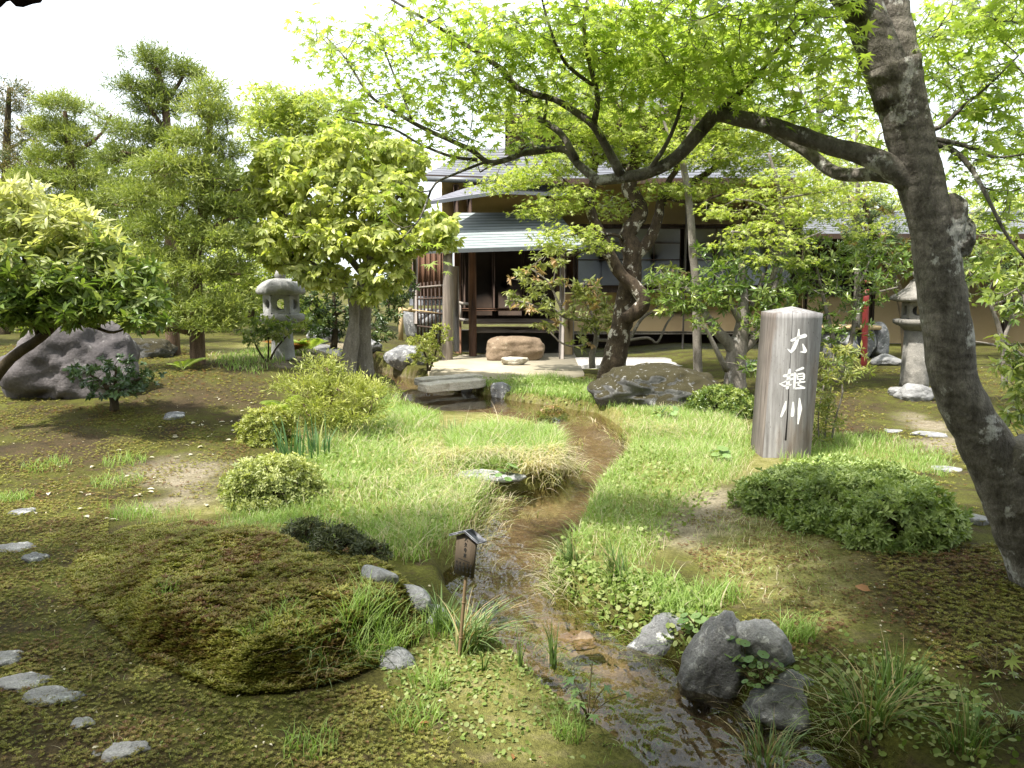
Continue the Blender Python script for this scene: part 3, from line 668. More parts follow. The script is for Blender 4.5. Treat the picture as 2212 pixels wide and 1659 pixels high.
# ------------------------------------------------------------------ house
W_DARK = wood_mat('dark old timber', (.035,.022,.015), (.085,.055,.04))
W_RED = wood_mat('reddish brown timber', (.10,.05,.028), (.20,.11,.065))
W_GREY = wood_mat('weathered grey timber', (.17,.15,.13), (.36,.33,.29))
W_LOG = wood_mat('bleached log', (.12,.10,.08), (.30,.26,.22))
W_PLANK = wood_mat('grey deck boards', (.16,.12,.10), (.34,.28,.24), axis=0)
P_OCHRE = plain('ochre clay plaster', (.58,.42,.22), (.66,.49,.27), .9, 2)
P_YEL = plain('dull yellow plaster', (.54,.39,.14), (.62,.46,.19), .9, 2)
P_GREY = plain('grey footing plaster', (.10,.095,.085), (.17,.16,.14), .9, 3)
PAPER = plain('white shoji paper', (.25,.27,.285), (.32,.34,.36), .35, 2)
IRON = plain('dark grey gutter metal', (.10,.11,.12), (.14,.15,.16), .5, 4, metal=.4)
DARK = plain('dark brown boards and shade', (.028,.018,.012), (.05,.032,.02), .8, 5)  # veranda boards; also colours the sheets that stand for shade
def roof_mat(name, a, b, rows, rough=.5, metal=.0, dk=.22):
    m, t = mat(name); k = NT(t); uv = k.n('ShaderNodeAttribute', attribute_name='tint').outputs['Fac']
    s_ = k.math('FRACT', k.math('MULTIPLY', uv, rows))
    n1 = k.noise(3, 5, .6, k.obj((1, 2.5, 2.5))); col = k.ramp(n1, [(.3, a), (.7, b)])
    col = k.mix(k.ramp(s_, [(0, (1,1,1)), (.2, (1,1,1)), (.34, (0,0,0))]), col, tuple(x*dk for x in a))
    k.out(k.pbr(col, rough, k.bump(s_, .03, .8), .4, metal)); return m
R_COPPER = roof_mat('verdigris copper sheets', (.19,.225,.225), (.30,.335,.335), 13, .65, dk=.45)
R_SHINGLE = roof_mat('grey shingles', (.085,.09,.105), (.165,.17,.19), 12, .75)
R_MID = roof_mat('pale worn shingles', (.12,.12,.14), (.21,.21,.235), 9, .75)
house = thing('tea_house', 'low ochre walled tea house with stepped grey roofs and an open veranda', 'tea house', at(1112, 770, 17))
def PB(mb, x0, y0, x1, y1, Y, th=.1, bev=.0):
    a = at(x0, y1, Y); b = at(x1, y0, Y); mb.box((a.x, Y, a.z), (b.x, Y+th, b.z), bev); return mb
def hp(name, m, x0, y0, x1, y1, Y, th=.1, parent=None, bev=.008):
    return PB(MB(), x0, y0, x1, y1, Y, th, bev).build(name, m, parent or house)
def roofsheet(mb, eave, top, curve=0.0, n=24, m=40, th=.05):
    """eave, top: polylines of (px,py,Y)"""
    E = np.array([tuple(at(*p)) for p in eave]); T = np.array([tuple(at(*p)) for p in top])
    def samp(P_, u):
        s_ = np.linspace(0, 1, len(P_)); return np.stack([np.interp(u, s_, P_[:,i]) for i in range(3)], -1)
    u = np.linspace(0, 1, m); v = np.linspace(0, 1, n)
    A = samp(E, u); B = samp(T, u)
    G = A[None]*(1-v[:,None,None])+B[None]*v[:,None,None]
    G[:,:,2] += curve*(4*v*(1-v))[:,None]
    step = (np.floor(v*17)-v*17)[:,None]*.012; G[:,:,2] += 0*step
    t_ = np.repeat(v, m); mb.sheet(G[:, ::-1], 0, t_)
    Lo = G.copy(); Lo[:,:,2] -= th; mb.sheet(Lo, 1, 0.001)
    for r0 in (G[0], ):
        mb.sheet(np.stack([r0, r0-[0, 0, th]])[:, ::1], 1, .001)
    for c in (0, -1):
        q_ = np.stack([G[:,c], Lo[:,c]]); mb.sheet(q_ if c == -1 else q_[::-1], 1, .001)
    mb.sheet(np.stack([G[-1], Lo[-1]])[::-1], 1, .001)
# porch roof over the veranda (copper)
mb = MB(); roofsheet(mb, [(884,541,15.2),(1266,529,15.2)], [(985,460,17.1),(1205,458,17.1)], -.03, th=.07); mb.build('porch_roof', [R_COPPER, IRON], house, True)
mb = MB(); roofsheet(mb, [(918,437,15.9),(1010,423,15.9),(1085,412,15.9),(1240,418,15.9)], [(1040,397,17.4),(1070,394,17.4),(1120,394,17.4),(1240,398,17.4)], .02, th=.06); mb.build('middle_roof', [R_MID, IRON], house, True)
mb = MB(); roofsheet(mb, [(1088,386,15.9),(1742,384,15.7)], [(1140,312,20),(1650,308,20)], -.06, th=.10); mb.build('main_roof', [R_SHINGLE, W_DARK], house, True)
mb = MB(); roofsheet(mb, [(1050,248,18.6),(1640,238,18.6)], [(1130,196,22),(1560,190,22)], -.06, th=.10); mb.build('upper_roof', [R_SHINGLE, W_DARK], house, True)
mb = MB(); roofsheet(mb, [(912,377,17.5),(1120,384,17.4)], [(1012,322,21),(1150,316,21)], -.05, th=.10); mb.build('side_roof', [R_SHINGLE, W_DARK], house, True)
mb = MB(); a, b = at(914, 386, 17.4), at(1090, 392, 17.3); mb.tube([a, b], .06, 10); mb.build('gutter', IRON, house, True)
hp('upper_wall', P_OCHRE, 1092, 248, 1600, 336, 20.2, .2)
for x in (1096, 1250, 1330, 1470, 1590): hp('upper_post', W_DARK, x-5, 246, x+6, 336, 20.05, .12)
hp('upper_sill', W_DARK, 1225, 299, 1262, 308, 20.08, .1)
hp('gable_wall', P_YEL, 955, 392, 1312, 510, 17.5, .12)
for x in (985, 1014, 1180): hp('gable_post', W_DARK, x-5, 398, x+5, 470, 17.35, .12)
# shoji side
hp('frieze_wall', P_YEL, 1302, 386, 1735, 492, 17.25, .1)
hp('lintel', W_DARK, 1240, 484, 1735, 493, 17.02, .2)
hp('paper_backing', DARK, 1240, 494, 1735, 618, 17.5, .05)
for i, (x0, x1) in enumerate([(1247,1352),(1355,1470),(1491,1600),(1603,1712)]):
    s_ = hp('shoji_screen', PAPER, x0, 494, x1, 616, 17.12, .03)
    mb = MB()
    for x in ((x0+x1)/2,): PB(mb, x-.8, 494, x+.8, 616, 17.095, .022)
    for y in (525, 561): PB(mb, x0, y-.8, x1, y+.8, 17.10, .02)
    PB(mb, x0-1, 494, x0+3, 616, 17.07, .045); PB(mb, x1-3, 494, x1+1, 616, 17.07, .045)
    mb.build('shoji_lattice', W_DARK, s_)
hp('sill', W_DARK, 1213, 617, 1735, 632, 16.98, .25)
hp('wainscot', P_OCHRE, 1240, 632, 1735, 716, 17.1, .1)
hp('floor_beam', W_GREY, 1240, 716, 1735, 722, 17.0, .2)
hp('underfloor', DARK, 1240, 722, 1735, 772, 18.6, .1)  # dark sheet set back, standing for the shaded void under the floor
for x in (1481, 1362, 1606, 1728): hp('wall_post', W_GREY if x == 1481 else W_DARK, x-6, 390, x+6, 772 if x == 1481 else 716, 16.92, .15)
hp('side_panel', P_OCHRE, 1219, 634, 1238, 782, 16.4, .06); hp('side_post', W_GREY, 1237, 600, 1241, 784, 16.35, .1)
hp('wooden_door', W_RED, 1196, 540, 1243, 630, 17.0, .06)
for x in (1200, 1222, 1240): hp('door_stile', W_DARK, x-3, 536, x+3, 632, 16.93, .07)
# veranda
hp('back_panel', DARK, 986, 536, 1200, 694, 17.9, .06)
for x in (1002, 1066, 1130, 1194): hp('panel_stile', W_DARK, x-3, 538, x+3, 690, 17.84, .05)
hp('inner_sill', W_RED, 990, 666, 1200, 672, 17.6, .25)
mb = MB(); a, b = at(1000, 700, 16.3), at(1213, 694, 16.3)
for i in range(5): mb.box((a.x, 16.3+i*.26, a.z), (b.x, 16.3+i*.26+.252, a.z+.045), .006)
mb.build('deck', W_PLANK, house)
hp('deck_beam', W_PLANK, 1024, 706, 1209, 719, 16.36, .1)
hp('under_wall', P_GREY, 996, 712, 1215, 775, 17.3, .1)
for nm, m_, x0, x1, y0, y1, Y in [('veranda_post', W_RED, 1013, 1028, 536, 771, 16.0), ('veranda_post', W_GREY, 1208, 1221, 534, 794, 15.5)]:
    hp(nm, m_, x0, y0, x1, y1, Y, .13, bev=.012)
mb = MB(); c0, c1 = at(966, 797, 15.4), at(968, 538, 15.4); mb.tube([c0+(c1-c0)*f for f in np.linspace(0, 1, 14)], np.linspace(.105, .09, 14), 14, wob=.12, seed=3); mb.build('log_post', W_LOG, house, True)
hp('side_plank', W_GREY, 979, 575, 991, 760, 15.55, .04); hp('inner_post', W_RED, 983, 545, 995, 770, 16.9, .1)
mb = MB()
for yy in (657, 692): mb.tube([at(985, yy-6, 16.9), at(1000, yy-1, 16.6), at(1016, yy, 16.1)], .03, 8)
mb.tube([at(995, 655, 16.7), at(995, 695, 16.7)], .02, 6); mb.build('rail', W_GREY, house, True)
mb = MB()
for i, x in enumerate(np.linspace(892, 956, 12)): PB(mb, x-2.2, 540, x+2.2, 640, 18.6+.02*(i % 2), .04)
mb.build('board_wall', W_RED, house); hp('pale_wall', PAPER, 884, 538, 960, 660, 18.8, .08); hp('corner_post', W_GREY, 893, 540, 901, 700, 18.3, .12)
# right wing of the house
wing = thing('house_wing', 'ochre plastered wing of the house behind the right stone lantern', 'building', at(1950, 760, 19))
hp('wall', P_OCHRE, 1725, 490, 2330, 742, 18.4, .15, wing); hp('floor_beam', W_GREY, 1725, 742, 2330, 748, 18.3, .2, wing); hp('underfloor', DARK, 1725, 748, 2330, 778, 19.3, .1, wing)  # last part: dark sheet standing for shade below the wing floor
for x in (1745, 1890, 2010, 2180): hp('wall_post', W_DARK, x-5, 490, x+5, 744, 18.28, .12, wing)
hp('shade_panel', DARK, 1750, 500, 1885, 640, 18.32, .08, wing)  # dark panel on the wall face, standing for shade under the eave
mb = MB(); roofsheet(mb, [(1722,505,16.9),(2360,505,16.9)], [(1740,455,21),(2300,455,21)], -.05, th=.1); mb.build('roof', [R_SHINGLE, W_DARK], wing, True)
# floors beside the house
def slab(name, label, pts, z0, z1, m, kind='structure'):
    P_ = [plane(x, y, z1) for x, y in pts]; n = len(P_); mb = MB()
    mb.add([(p.x, p.y, z1) for p in P_]+[(p.x, p.y, z0) for p in P_], [list(range(n)), list(range(2*n-1, n-1, -1))]+[[i, i+n, (i+1) % n+n, (i+1) % n] for i in range(n)])
    o = mb.build(name, m); V = o.data; tag(o, label, name.replace('_', ' '), kind=kind); return o
EARTH = plain('beaten pale earth', (.27,.24,.17), (.38,.335,.245), .95, 2, bump=.004)
GRAV = plain('pale gravel', (.26,.25,.235), (.50,.485,.45), .95, 22, bump=.02)
slab('earthen_floor', 'pale beaten earth floor under the porch', [(905,790),(1000,766),(1240,762),(1262,806),(1180,818),(1040,818),(930,806)][::-1], -.2, .05, EARTH)
slab('gravel_strip', 'pale gravel rain strip along the house wall', [(1242,772),(1700,772),(1760,790),(1250,790)][::-1], -.2, .055, GRAV)
slab('far_path', 'pale stone path behind the stone lantern', [(560,752),(700,742),(740,754),(640,768),(570,772)][::-1], -.2, .34, GRAV)
slab('far_path', 'pale strip of sand behind the water basin', [(820,738),(900,736),(905,752),(820,752)][::-1], -.2, .06, EARTH)  # thin slab in the pale earth colour
br = thing('stone_bridge', 'two cream stone slabs laid side by side across the narrow stream', 'stone bridge', gnd(970, 840))
for (p0, p1, th) in [((903,826),(1036,815),.075), ((912,838),(1038,826),.08)]:
    a, b = plane(*p0, .04), plane(*p1, .04); d = (b-a).normalized(); nrm_ = Vector((-d.y, d.x, 0)); ln = (b-a).length
    mb = MB(); c = (a+b)/2; M = np.array([[d.x, nrm_.x, 0], [d.y, nrm_.y, 0], [0, 0, 1]])
    super_geo(mb, (0, 0, 0), (ln, .32, th*1.6), 5+int(p0[1]), 14, .02, .02); V = mb.V[0]
    mb.V[0] = (M @ V.T).T+np.array(c); mb.build('slab', S_CREAM, br, True)
# ------------------------------------------------------------------ lanterns
def holed_panel(mb, c, nx, w_, h_, hole, sq, th):
    """panel centred at c, outward dir nx (horizontal)"""
    n = Vector((nx[0], nx[1], 0)); s_ = Vector((-n.y, n.x, 0)); k_ = 24
    O = []; I = []
    for i in range(k_):
        a = 2*math.pi*(i+.5)/k_; x, y = math.cos(a), math.sin(a); f = 1/max(abs(x), abs(y))
        O.append((x*f*w_/2, y*f*h_/2)); I.append((x*f*hole*.62, y*f*hole) if sq else (x*hole, y*hole))
    V = []
    for off in (0, -th):
        for L in (O, I): V += [tuple(Vector(c)+s_*p[0]+Vector((0, 0, p[1]))+n*off) for p in L]
    F = []
    for i in range(k_):
        j = (i+1) % k_
        F += [[i, j, k_+j, k_+i], [2*k_+j, 2*k_+i, 3*k_+i, 3*k_+j], [k_+i, k_+j, 3*k_+j, 3*k_+i]]
    mb.add(V, F)
def lantern(name, label, px, yb, yt_dims, rot, m, capprof, hexcap, Y=None):
    g = gnd(px, yb) if Y is None else at(px, yb, Y); u = g.y/FPX
    root = thing(name, label, 'stone lantern', g)
    for part in yt_dims:
        nm = part[0]; mb = MB()
        if nm == 'fire_box':
            _, y0, y1, r_ = part; z0, z1 = (yb-y0)*u, (yb-y1)*u; rr = r_*u; ap = rr*math.cos(math.pi/6)
            for i in range(6):
                a = rot+math.pi/6+i*math.pi/3; nx = (math.cos(a), math.sin(a))
                holed_panel(mb, (g.x+nx[0]*ap, g.y+nx[1]*ap, g.z+(z0+z1)/2), nx, rr*1.0, z1-z0, min(rr*.30, (z1-z0)*.32), i % 2 == 0, rr*.22)
            mb.build(nm, m, root)
        else:
            prof = [(r_*u, (yb-y)*u) for y, r_ in part[1]]
            mb.lathe(prof, part[2], g, rot); mb.build(nm, m, root, smooth=part[2] > 8)
    return root
lantern('stone_lantern', 'pale stone lantern with round domed cap beside the left shrub', 612, 776,
  [('shaft', [(776,26),(770,25),(720,22),(700,22)], 6), ('platform', [(700,26),(694,44),(690,48),(680,48),(678,44)], 6), ('fire_box', 679, 636, 38),
   ('cap', [(637,46),(634,51),(628,52),(620,48),(611,38),(605,25),(602,8)], 6), ('finial', [(604,9),(598,12),(592,12),(586,8),(582,1)], 12)], .22, S_LANT, None, None)
lantern('stone_lantern', 'weathered tall stone lantern with flared cap partly hidden by the leaning trunk', 1974, 836,
  [('shaft', [(836,30),(826,29),(712,26)], 6), ('platform', [(712,28),(706,34),(698,50),(690,51),(688,46)], 6), ('fire_box', 689, 650, 34),
   ('cap', [(651,48),(647,60),(640,58),(632,44),(622,30),(612,22),(606,20)], 6), ('finial', [(607,19),(600,13),(596,17),(588,17),(581,9),(576,1)], 12)], .5, S_LANT2, None, None)
# ------------------------------------------------------------------ inscribed post
def ribbon(mb, pts, wd, mp, n=14):
    P_ = np.array(pts, float); wd = np.broadcast_to(np.asarray(wd, float), (len(P_),)) if np.ndim(wd) == 0 else np.asarray(wd, float)
    s_ = np.concatenate([[0], np.cumsum(np.linalg.norm(np.diff(P_, axis=0), axis=1))]); q = np.linspace(0, s_[-1], n)
    X = np.interp(q, s_, P_[:,0]); Y = np.interp(q, s_, P_[:,1]); W_ = np.interp(q, s_, wd)/2
    X = X+W_*.0; tx, ty = np.gradient(X), np.gradient(Y); l_ = np.hypot(tx, ty)+1e-9; nx, ny = -ty/l_, tx/l_
    L = [mp(x+a*w_, y+b*w_) for x, y, a, b, w_ in zip(X, Y, nx, ny, W_)]; Rr = [mp(x-a*w_, y-b*w_) for x, y, a, b, w_ in zip(X, Y, nx, ny, W_)]
    V = []; F = []
    for i in range(n): V += [L[i], Rr[i]]
    for i in range(n-1): F.append([2*i, 2*i+1, 2*i+3, 2*i+2])
    for e, d in ((0, -1), (n-1, 1)):
        r_ = W_[e]; k0 = len(V); V.append(mp(X[e], Y[e])); aa = math.atan2(ty[e]*d, tx[e]*d)
        for j in range(7): V.append(mp(X[e]+r_*math.cos(aa-1.57+j*.5236), Y[e]+r_*math.sin(aa-1.57+j*.5236)))
        for j in range(6): F.append([k0, k0+1+j, k0+2+j])
    mb.add(V, F)
WP = None
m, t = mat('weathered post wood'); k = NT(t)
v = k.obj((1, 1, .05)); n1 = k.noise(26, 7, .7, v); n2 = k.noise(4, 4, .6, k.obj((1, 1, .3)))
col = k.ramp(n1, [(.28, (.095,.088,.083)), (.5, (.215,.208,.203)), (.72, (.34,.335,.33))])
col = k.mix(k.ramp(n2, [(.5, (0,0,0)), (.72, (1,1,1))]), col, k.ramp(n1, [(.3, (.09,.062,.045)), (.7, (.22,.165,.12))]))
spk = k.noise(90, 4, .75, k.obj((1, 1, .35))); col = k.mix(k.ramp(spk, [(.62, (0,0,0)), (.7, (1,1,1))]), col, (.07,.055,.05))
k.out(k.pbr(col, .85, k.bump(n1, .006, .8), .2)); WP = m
pg = gnd(1700, 990); PY = pg.y; S = 100/FPX*PY; PH = 318/FPX*PY; th = R(-2.0)
post = thing('inscribed_post', 'thick square weathered wooden post with white brush characters and a pointed top', 'name post', (pg.x, pg.y+.1, pg.z))
lean = np.array([.045, .02, 1.0]); c0 = np.array([pg.x, pg.y+S*.5, pg.z])
ax, ay = np.array([math.cos(th), math.sin(th), 0]), np.array([-math.sin(th), math.cos(th), 0])
mb = MB(); V = []; nz_ = 30
taper = lambda f: (S/2)*(1.04-.0*f)
prof = [(-1,-1),(1,-1),(1,1),(-1,1)]
rings = []
for f in np.linspace(-.06, 1, nz_):
    for (a, b) in prof:
        for e in ((0,), ): V.append(c0+lean*PH*f+ax*a*taper(f)+ay*b*taper(f))
F = []
for i in range(nz_-1):
    for j in range(4): F.append([i*4+j, i*4+(j+1) % 4, (i+1)*4+(j+1) % 4, (i+1)*4+j])
V.append(c0+lean*(PH+.055)); n_ = len(V)-1
for j in range(4): F.append([(nz_-1)*4+j, (nz_-1)*4+(j+1) % 4, n_])
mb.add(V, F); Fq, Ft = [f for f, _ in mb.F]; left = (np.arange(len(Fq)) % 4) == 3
mb.F = [(Fq[~left], 0), (Fq[left], 1), (Ft, 0)]; mb.build('post_body', [WP, wood_mat('browner post side', (.085,.072,.062), (.24,.21,.185))], post)  # left face takes a darker, browner wood tone
def pmap(x, y, off=.0016):
    xl, xr = 68-72*y/1600, 600-100*y/1600
    uu = (x-xl)/(xr-xl)*2-1; zz = PH-(y*.3072*.54+2)/FPX*PY*1.0+.03
    return tuple(c0+lean*zz+ax*uu*S/2*1.0-ay*(S/2*1.04+off))
PAINT = plain('white paint', (.60,.60,.59), (.80,.80,.79), .7, 60)
CH = [MB(), MB(), MB()]
for pts, wd in [([(262,385),(330,350),(405,322)], [34,40,52]), ([(338,240),(335,330),(310,420),(285,490),(255,535),(215,495)], [14,34,42,46,40,6]), ([(385,430),(405,490),(415,530),(358,535)], [12,38,44,8]),
   ([(245,768),(235,870),(222,1012)], [28,42,36]), ([(190,850),(285,832)], [40,30]), ([(140,955),(210,920),(292,882)], [10,22,26]), ([(138,955),(190,985),(262,966)], [16,26,20]),
   ([(322,780),(390,746)], [24,34]), ([(305,818),(300,1012)], [30,26]), ([(330,828),(405,815),(405,890),(335,896),(330,828)], [20,24,24,20,18]), ([(338,858),(398,852)], 14),
   ([(330,938),(412,926)], 22), ([(362,908),(342,972),(395,992)], 18), ([(298,1016),(408,1006)], [24,30]),
   ([(212,1188),(195,1280),(162,1388)], [16,42,24]), ([(290,1200),(290,1300),(285,1376)], [18,38,36]), ([(360,1148),(366,1280),(348,1486)], [16,50,14])]:
    ribbon(CH[0 if pts[0][1] < 600 else 1 if pts[0][1] < 1100 else 2], pts, wd, pmap)
for q_ in CH: q_.build('painted_character', PAINT, post)
mb = MB(); ribbon(mb, [(265,2),(250,600),(240,1000),(230,1400),(216,1700)], [4,5,9,14,22], lambda x, y: pmap(x, y, .0009), 30)
mb.build('split', plain('dark split in wood', (.012,.01,.009), rough=1), post)
# ------------------------------------------------------------------ small plant sign
sg = gnd(990, 1418); sign = thing('plant_sign', 'small wooden plant name sign with a little roof on a bamboo stake', 'sign', sg)
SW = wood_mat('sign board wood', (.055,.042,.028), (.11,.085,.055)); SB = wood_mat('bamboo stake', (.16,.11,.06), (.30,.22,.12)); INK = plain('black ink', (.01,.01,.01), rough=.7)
ROOFW = wood_mat('grey sign roof', (.20,.21,.235), (.33,.34,.365), axis=1)
u = sg.y/FPX; a_ = R(40); bx = np.array([math.cos(a_), -math.sin(a_), 0]); up = nrm(np.array([.10, .03, 1.0])); up = up-bx*up.dot(bx)*.35; up = nrm(up); by = np.cross(up, bx)
BW, BH = 57*u, 92*u; o0 = np.array(at(1002, 1243, sg.y)); M = np.stack([bx, by, up], 1)
mb = MB(); P_ = [(-BW/2,0),(BW/2,0),(BW/2*1.02,BH*.93),(0,BH*1.08),(-BW/2*1.02,BH*.93)]
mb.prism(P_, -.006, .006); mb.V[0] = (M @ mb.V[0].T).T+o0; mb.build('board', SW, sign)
for sgn in (-1, 1):
    mb = MB(); L = BW*.86; s_, c_ = math.sin(.38), math.cos(.38)
    mb.box((0, -.022, -.005), (L, .03, .005), .002); V = mb.V[0]
    V = np.stack([V[:,0]*c_+V[:,2]*s_, V[:,1], -V[:,0]*s_+V[:,2]*c_], 1); V[:,0] *= sgn
    if sgn < 0: mb.F = [(f[:, ::-1], q) for f, q in mb.F]
    mb.V[0] = (M @ (V+[0, 0, BH*1.12]).T).T+o0; mb.build('roof_board', ROOFW, sign)
mb = MB(); p0 = np.array([sg.x, sg.y, sg.z-.05]); p1 = o0+up*BH*.15+by*.014
mb.tube([p0+(p1-p0)*f for f in np.linspace(0, 1, 12)], [.0075]*12, 10)
for f in (.3, .66, .95):
    c = p0+(p1-p0)*f; mb.tube([c-(p1-p0)*.006, c+(p1-p0)*.006], .0092, 10)
mb.build('stake', SB, sign, True)
def smap(x, y): return tuple(o0+bx*x+up*y-by*.0072)
mb = MB(); chars = [[((.1,.75),(.9,.75)),((.5,1),(.45,.6),(.1,.1)),((.5,.6),(.9,.1))],[((.4,.95),(.2,.5)),((.3,.8),(.8,.8),(.5,.3),(.2,.05)),((.5,.5),(.85,.1))],
   [((.5,1),(.1,.6)),((.5,1),(.9,.6)),((.3,.6),(.7,.6)),((.2,.35),(.8,.35),(.5,.05))],[((.1,.8),(.9,.8)),((.2,.55),(.8,.55)),((.5,1),(.5,0)),((.5,.5),(.1,.1)),((.5,.5),(.9,.1))]]
def put(ch, x, y, s_, wd):
    for st in chars[ch]: ribbon(mb, [(x+p[0]*s_, y+p[1]*s_) for p in st], wd, smap, 6)
for i in range(4): put(i, -BW*.06, BH*(.86-.135*i), BH*.11, BH*.018)
for c_i, x in enumerate((-.42, -.24, -.05, .16, .33)):
    for r_i in range(3 if c_i < 4 else 4): put((c_i+r_i) % 4, BW*x, BH*(.27-.085*r_i), BH*.062, BH*.012)
ribbon(mb, [(-BW*.3, BH*.40), (0, BH*.385), (BW*.3, BH*.375)], BH*.012, smap)
mb.build('ink_writing', INK, sign)
# ------------------------------------------------------------------ basin, fence, well
g = gnd(915, 735); bs = thing('water_basin', 'old rounded stone water basin with a scooped rim', 'water basin', g); u = g.y/FPX
mb = MB(); nT = 36
prof = [(30,0),(38,12),(42,35),(44,58),(40,66),(33,60),(27,48),(10,42),(.5,42)]
mb.lathe([(r_*u, h_*u) for r_, h_ in prof], nT, g); V = mb.V[0]; an = np.arctan2(V[:,1]-g.y, V[:,0]-g.x)
V[:,2] -= (V[:,2]-g.z > 50*u)*20*u*np.exp(-((an+1.57)/.55)**2); mb.V[0] = V+.02*fbm(V*5, 3, 3)[:,None]; mb.build('bowl', S_GREY, bs, True)
BAM = wood_mat('yellow bamboo', (.34,.25,.12), (.52,.40,.22))
sp_ = thing('bamboo_spout', 'bamboo water spout with upright post beside the stone basin', 'water spout', gnd(866, 735))
g2 = gnd(866, 735); mb = MB(); mb.tube([at(866, 745, g2.y), at(866, 663, g2.y)], 5*u, 10); mb.build('upright', BAM, sp_, True)
mb = MB(); mb.tube([at(866, 668, g2.y), at(897, 672, g2.y-.05)], 3.4*u, 10); mb.build('pipe', BAM, sp_, True)
ld = thing('ladle', 'long handled bamboo ladle lying across the stone basin', 'ladle', at(915, 672, 15.9))
mb = MB(); mb.tube([at(888, 669, 15.7), at(945, 676, 15.7)], 1.3*u, 6); mb.build('handle', BAM, ld, True)
mb = MB(); mb.lathe([(.03, 0), (.034, .06), (.028, .06), (.026, .01), (.001, .01)], 12, at(886, 671, 15.7)); mb.build('cup', BAM, ld, True)
bf = thing('bamboo_fence', 'dark lattice fence of tied bamboo beside the log post', 'fence', at(930, 735, 17))
f0, f1 = at(960, 738, 15.8), at(903, 728, 18.0); d = f1-f0
for i in range(8):
    p = f0+d*(i/7); mb = MB(); mb.tube([p-Vector((0, 0, .1)), p+Vector((0, 0, 1.2))], .018, 7); mb.build('upright', W_DARK, bf, True)
for hz in (.25, .55, .85, 1.1):
    mb = MB(); mb.tube([f0+Vector((0, -.03, hz)), f1+Vector((0, -.03, hz))], .02, 7); mb.build('rail', W_LOG if hz > 1 else W_DARK, bf, True)
wl = gnd(1850, 778); wy_ = wl.y+.3
well = thing('stone_well', 'low square well curb of fitted stones with a bamboo cover', 'well', (wl.x, wl.y, wl.z))
for i, (x0, x1) in enumerate([(1772,1812),(1811,1862),(1861,1896),(1894,1926)]):
    mb = MB(); a, b = at(x0, 780, wy_), at(x1, 712, wy_); c = (a+b)/2
    rock_geo(mb, (c.x, c.y+.25, c.z), ((b.x-a.x)*1.12, .55, (b.z-a.z)*1.15), 140+i, npl=8, rough=.05, soft=16); mb.build('curb_stone', S_GREY, well, True)
mb = MB()
for i in range(7): 
    a, b = at(1738, 708, wy_), at(1900, 708, wy_); mb.tube([a+Vector((0, -.05+.07*i, 0)), b+Vector((0, -.05+.07*i, 0))], .038, 8)
mb.build('bamboo_cover', BAM, well, True)
rp = thing('red_pole', 'thin red painted pole standing in front of the well', 'pole', gnd(1866, 795)); gp = gnd(1866, 795)
REDM = plain('dull red paint', (.16,.02,.018), (.22,.035,.03), .5, 6); mb = MB(); top_ = at(1872, 612, gp.y)
mb.tube([gp+Vector((0, 0, -.1))+(top_-gp)*f for f in np.linspace(0, 1, 8)], .05, 12); mb.build('shaft', REDM, rp, True)
mb = MB(); mb.tube([top_, top_+Vector((0, 0, .05))], .058, 12); mb.build('pole_cap', REDM, rp, True)

# ------------------------------------------------------------------ viewing hall behind the camera: its eave shades the foreground
vh = thing('viewing_hall', 'dark eave of the viewing hall hanging into the upper left corner', 'building', (0, -1.2, 0))
mb = MB(); mb.box((-9, -1.5, 0), (9, -1.25, 3.2)); mb.build('wall', W_DARK, vh)
mb = MB(); mb.add([(-10, 1.5, 2.95), (10, 1.5, 2.95), (10, -5, 6.2), (-10, -5, 6.2), (-10, 1.5, 2.85), (10, 1.5, 2.85), (10, -5, 6.1), (-10, -5, 6.1)], [[0,1,2,3],[7,6,5,4],[0,4,5,1],[1,5,6,2],[2,6,7,3],[3,7,4,0]]); mb.build('roof', W_DARK, vh)
mb = MB(); pts = [(-60,-80),(100,-80),(96,-5),(88,6),(70,9),(50,16),(34,14),(22,2),(14,4),(4,14),(-20,34),(-60,40)]
V = [tuple(at(x, y, 1.30)) for x, y in pts]+[tuple(at(x, y, 1.34)) for x, y in pts]; n = len(pts)
mb.add(V, [list(range(n))[::-1], list(range(n, 2*n))]+[[i, (i+1) % n, (i+1) % n+n, i+n] for i in range(n)])
a = at(20, -80, 1.32); mb.tube([a, (a.x, a.y, 2.9)], .012, 6); mb.build('eave_ornament', W_DARK, vh)
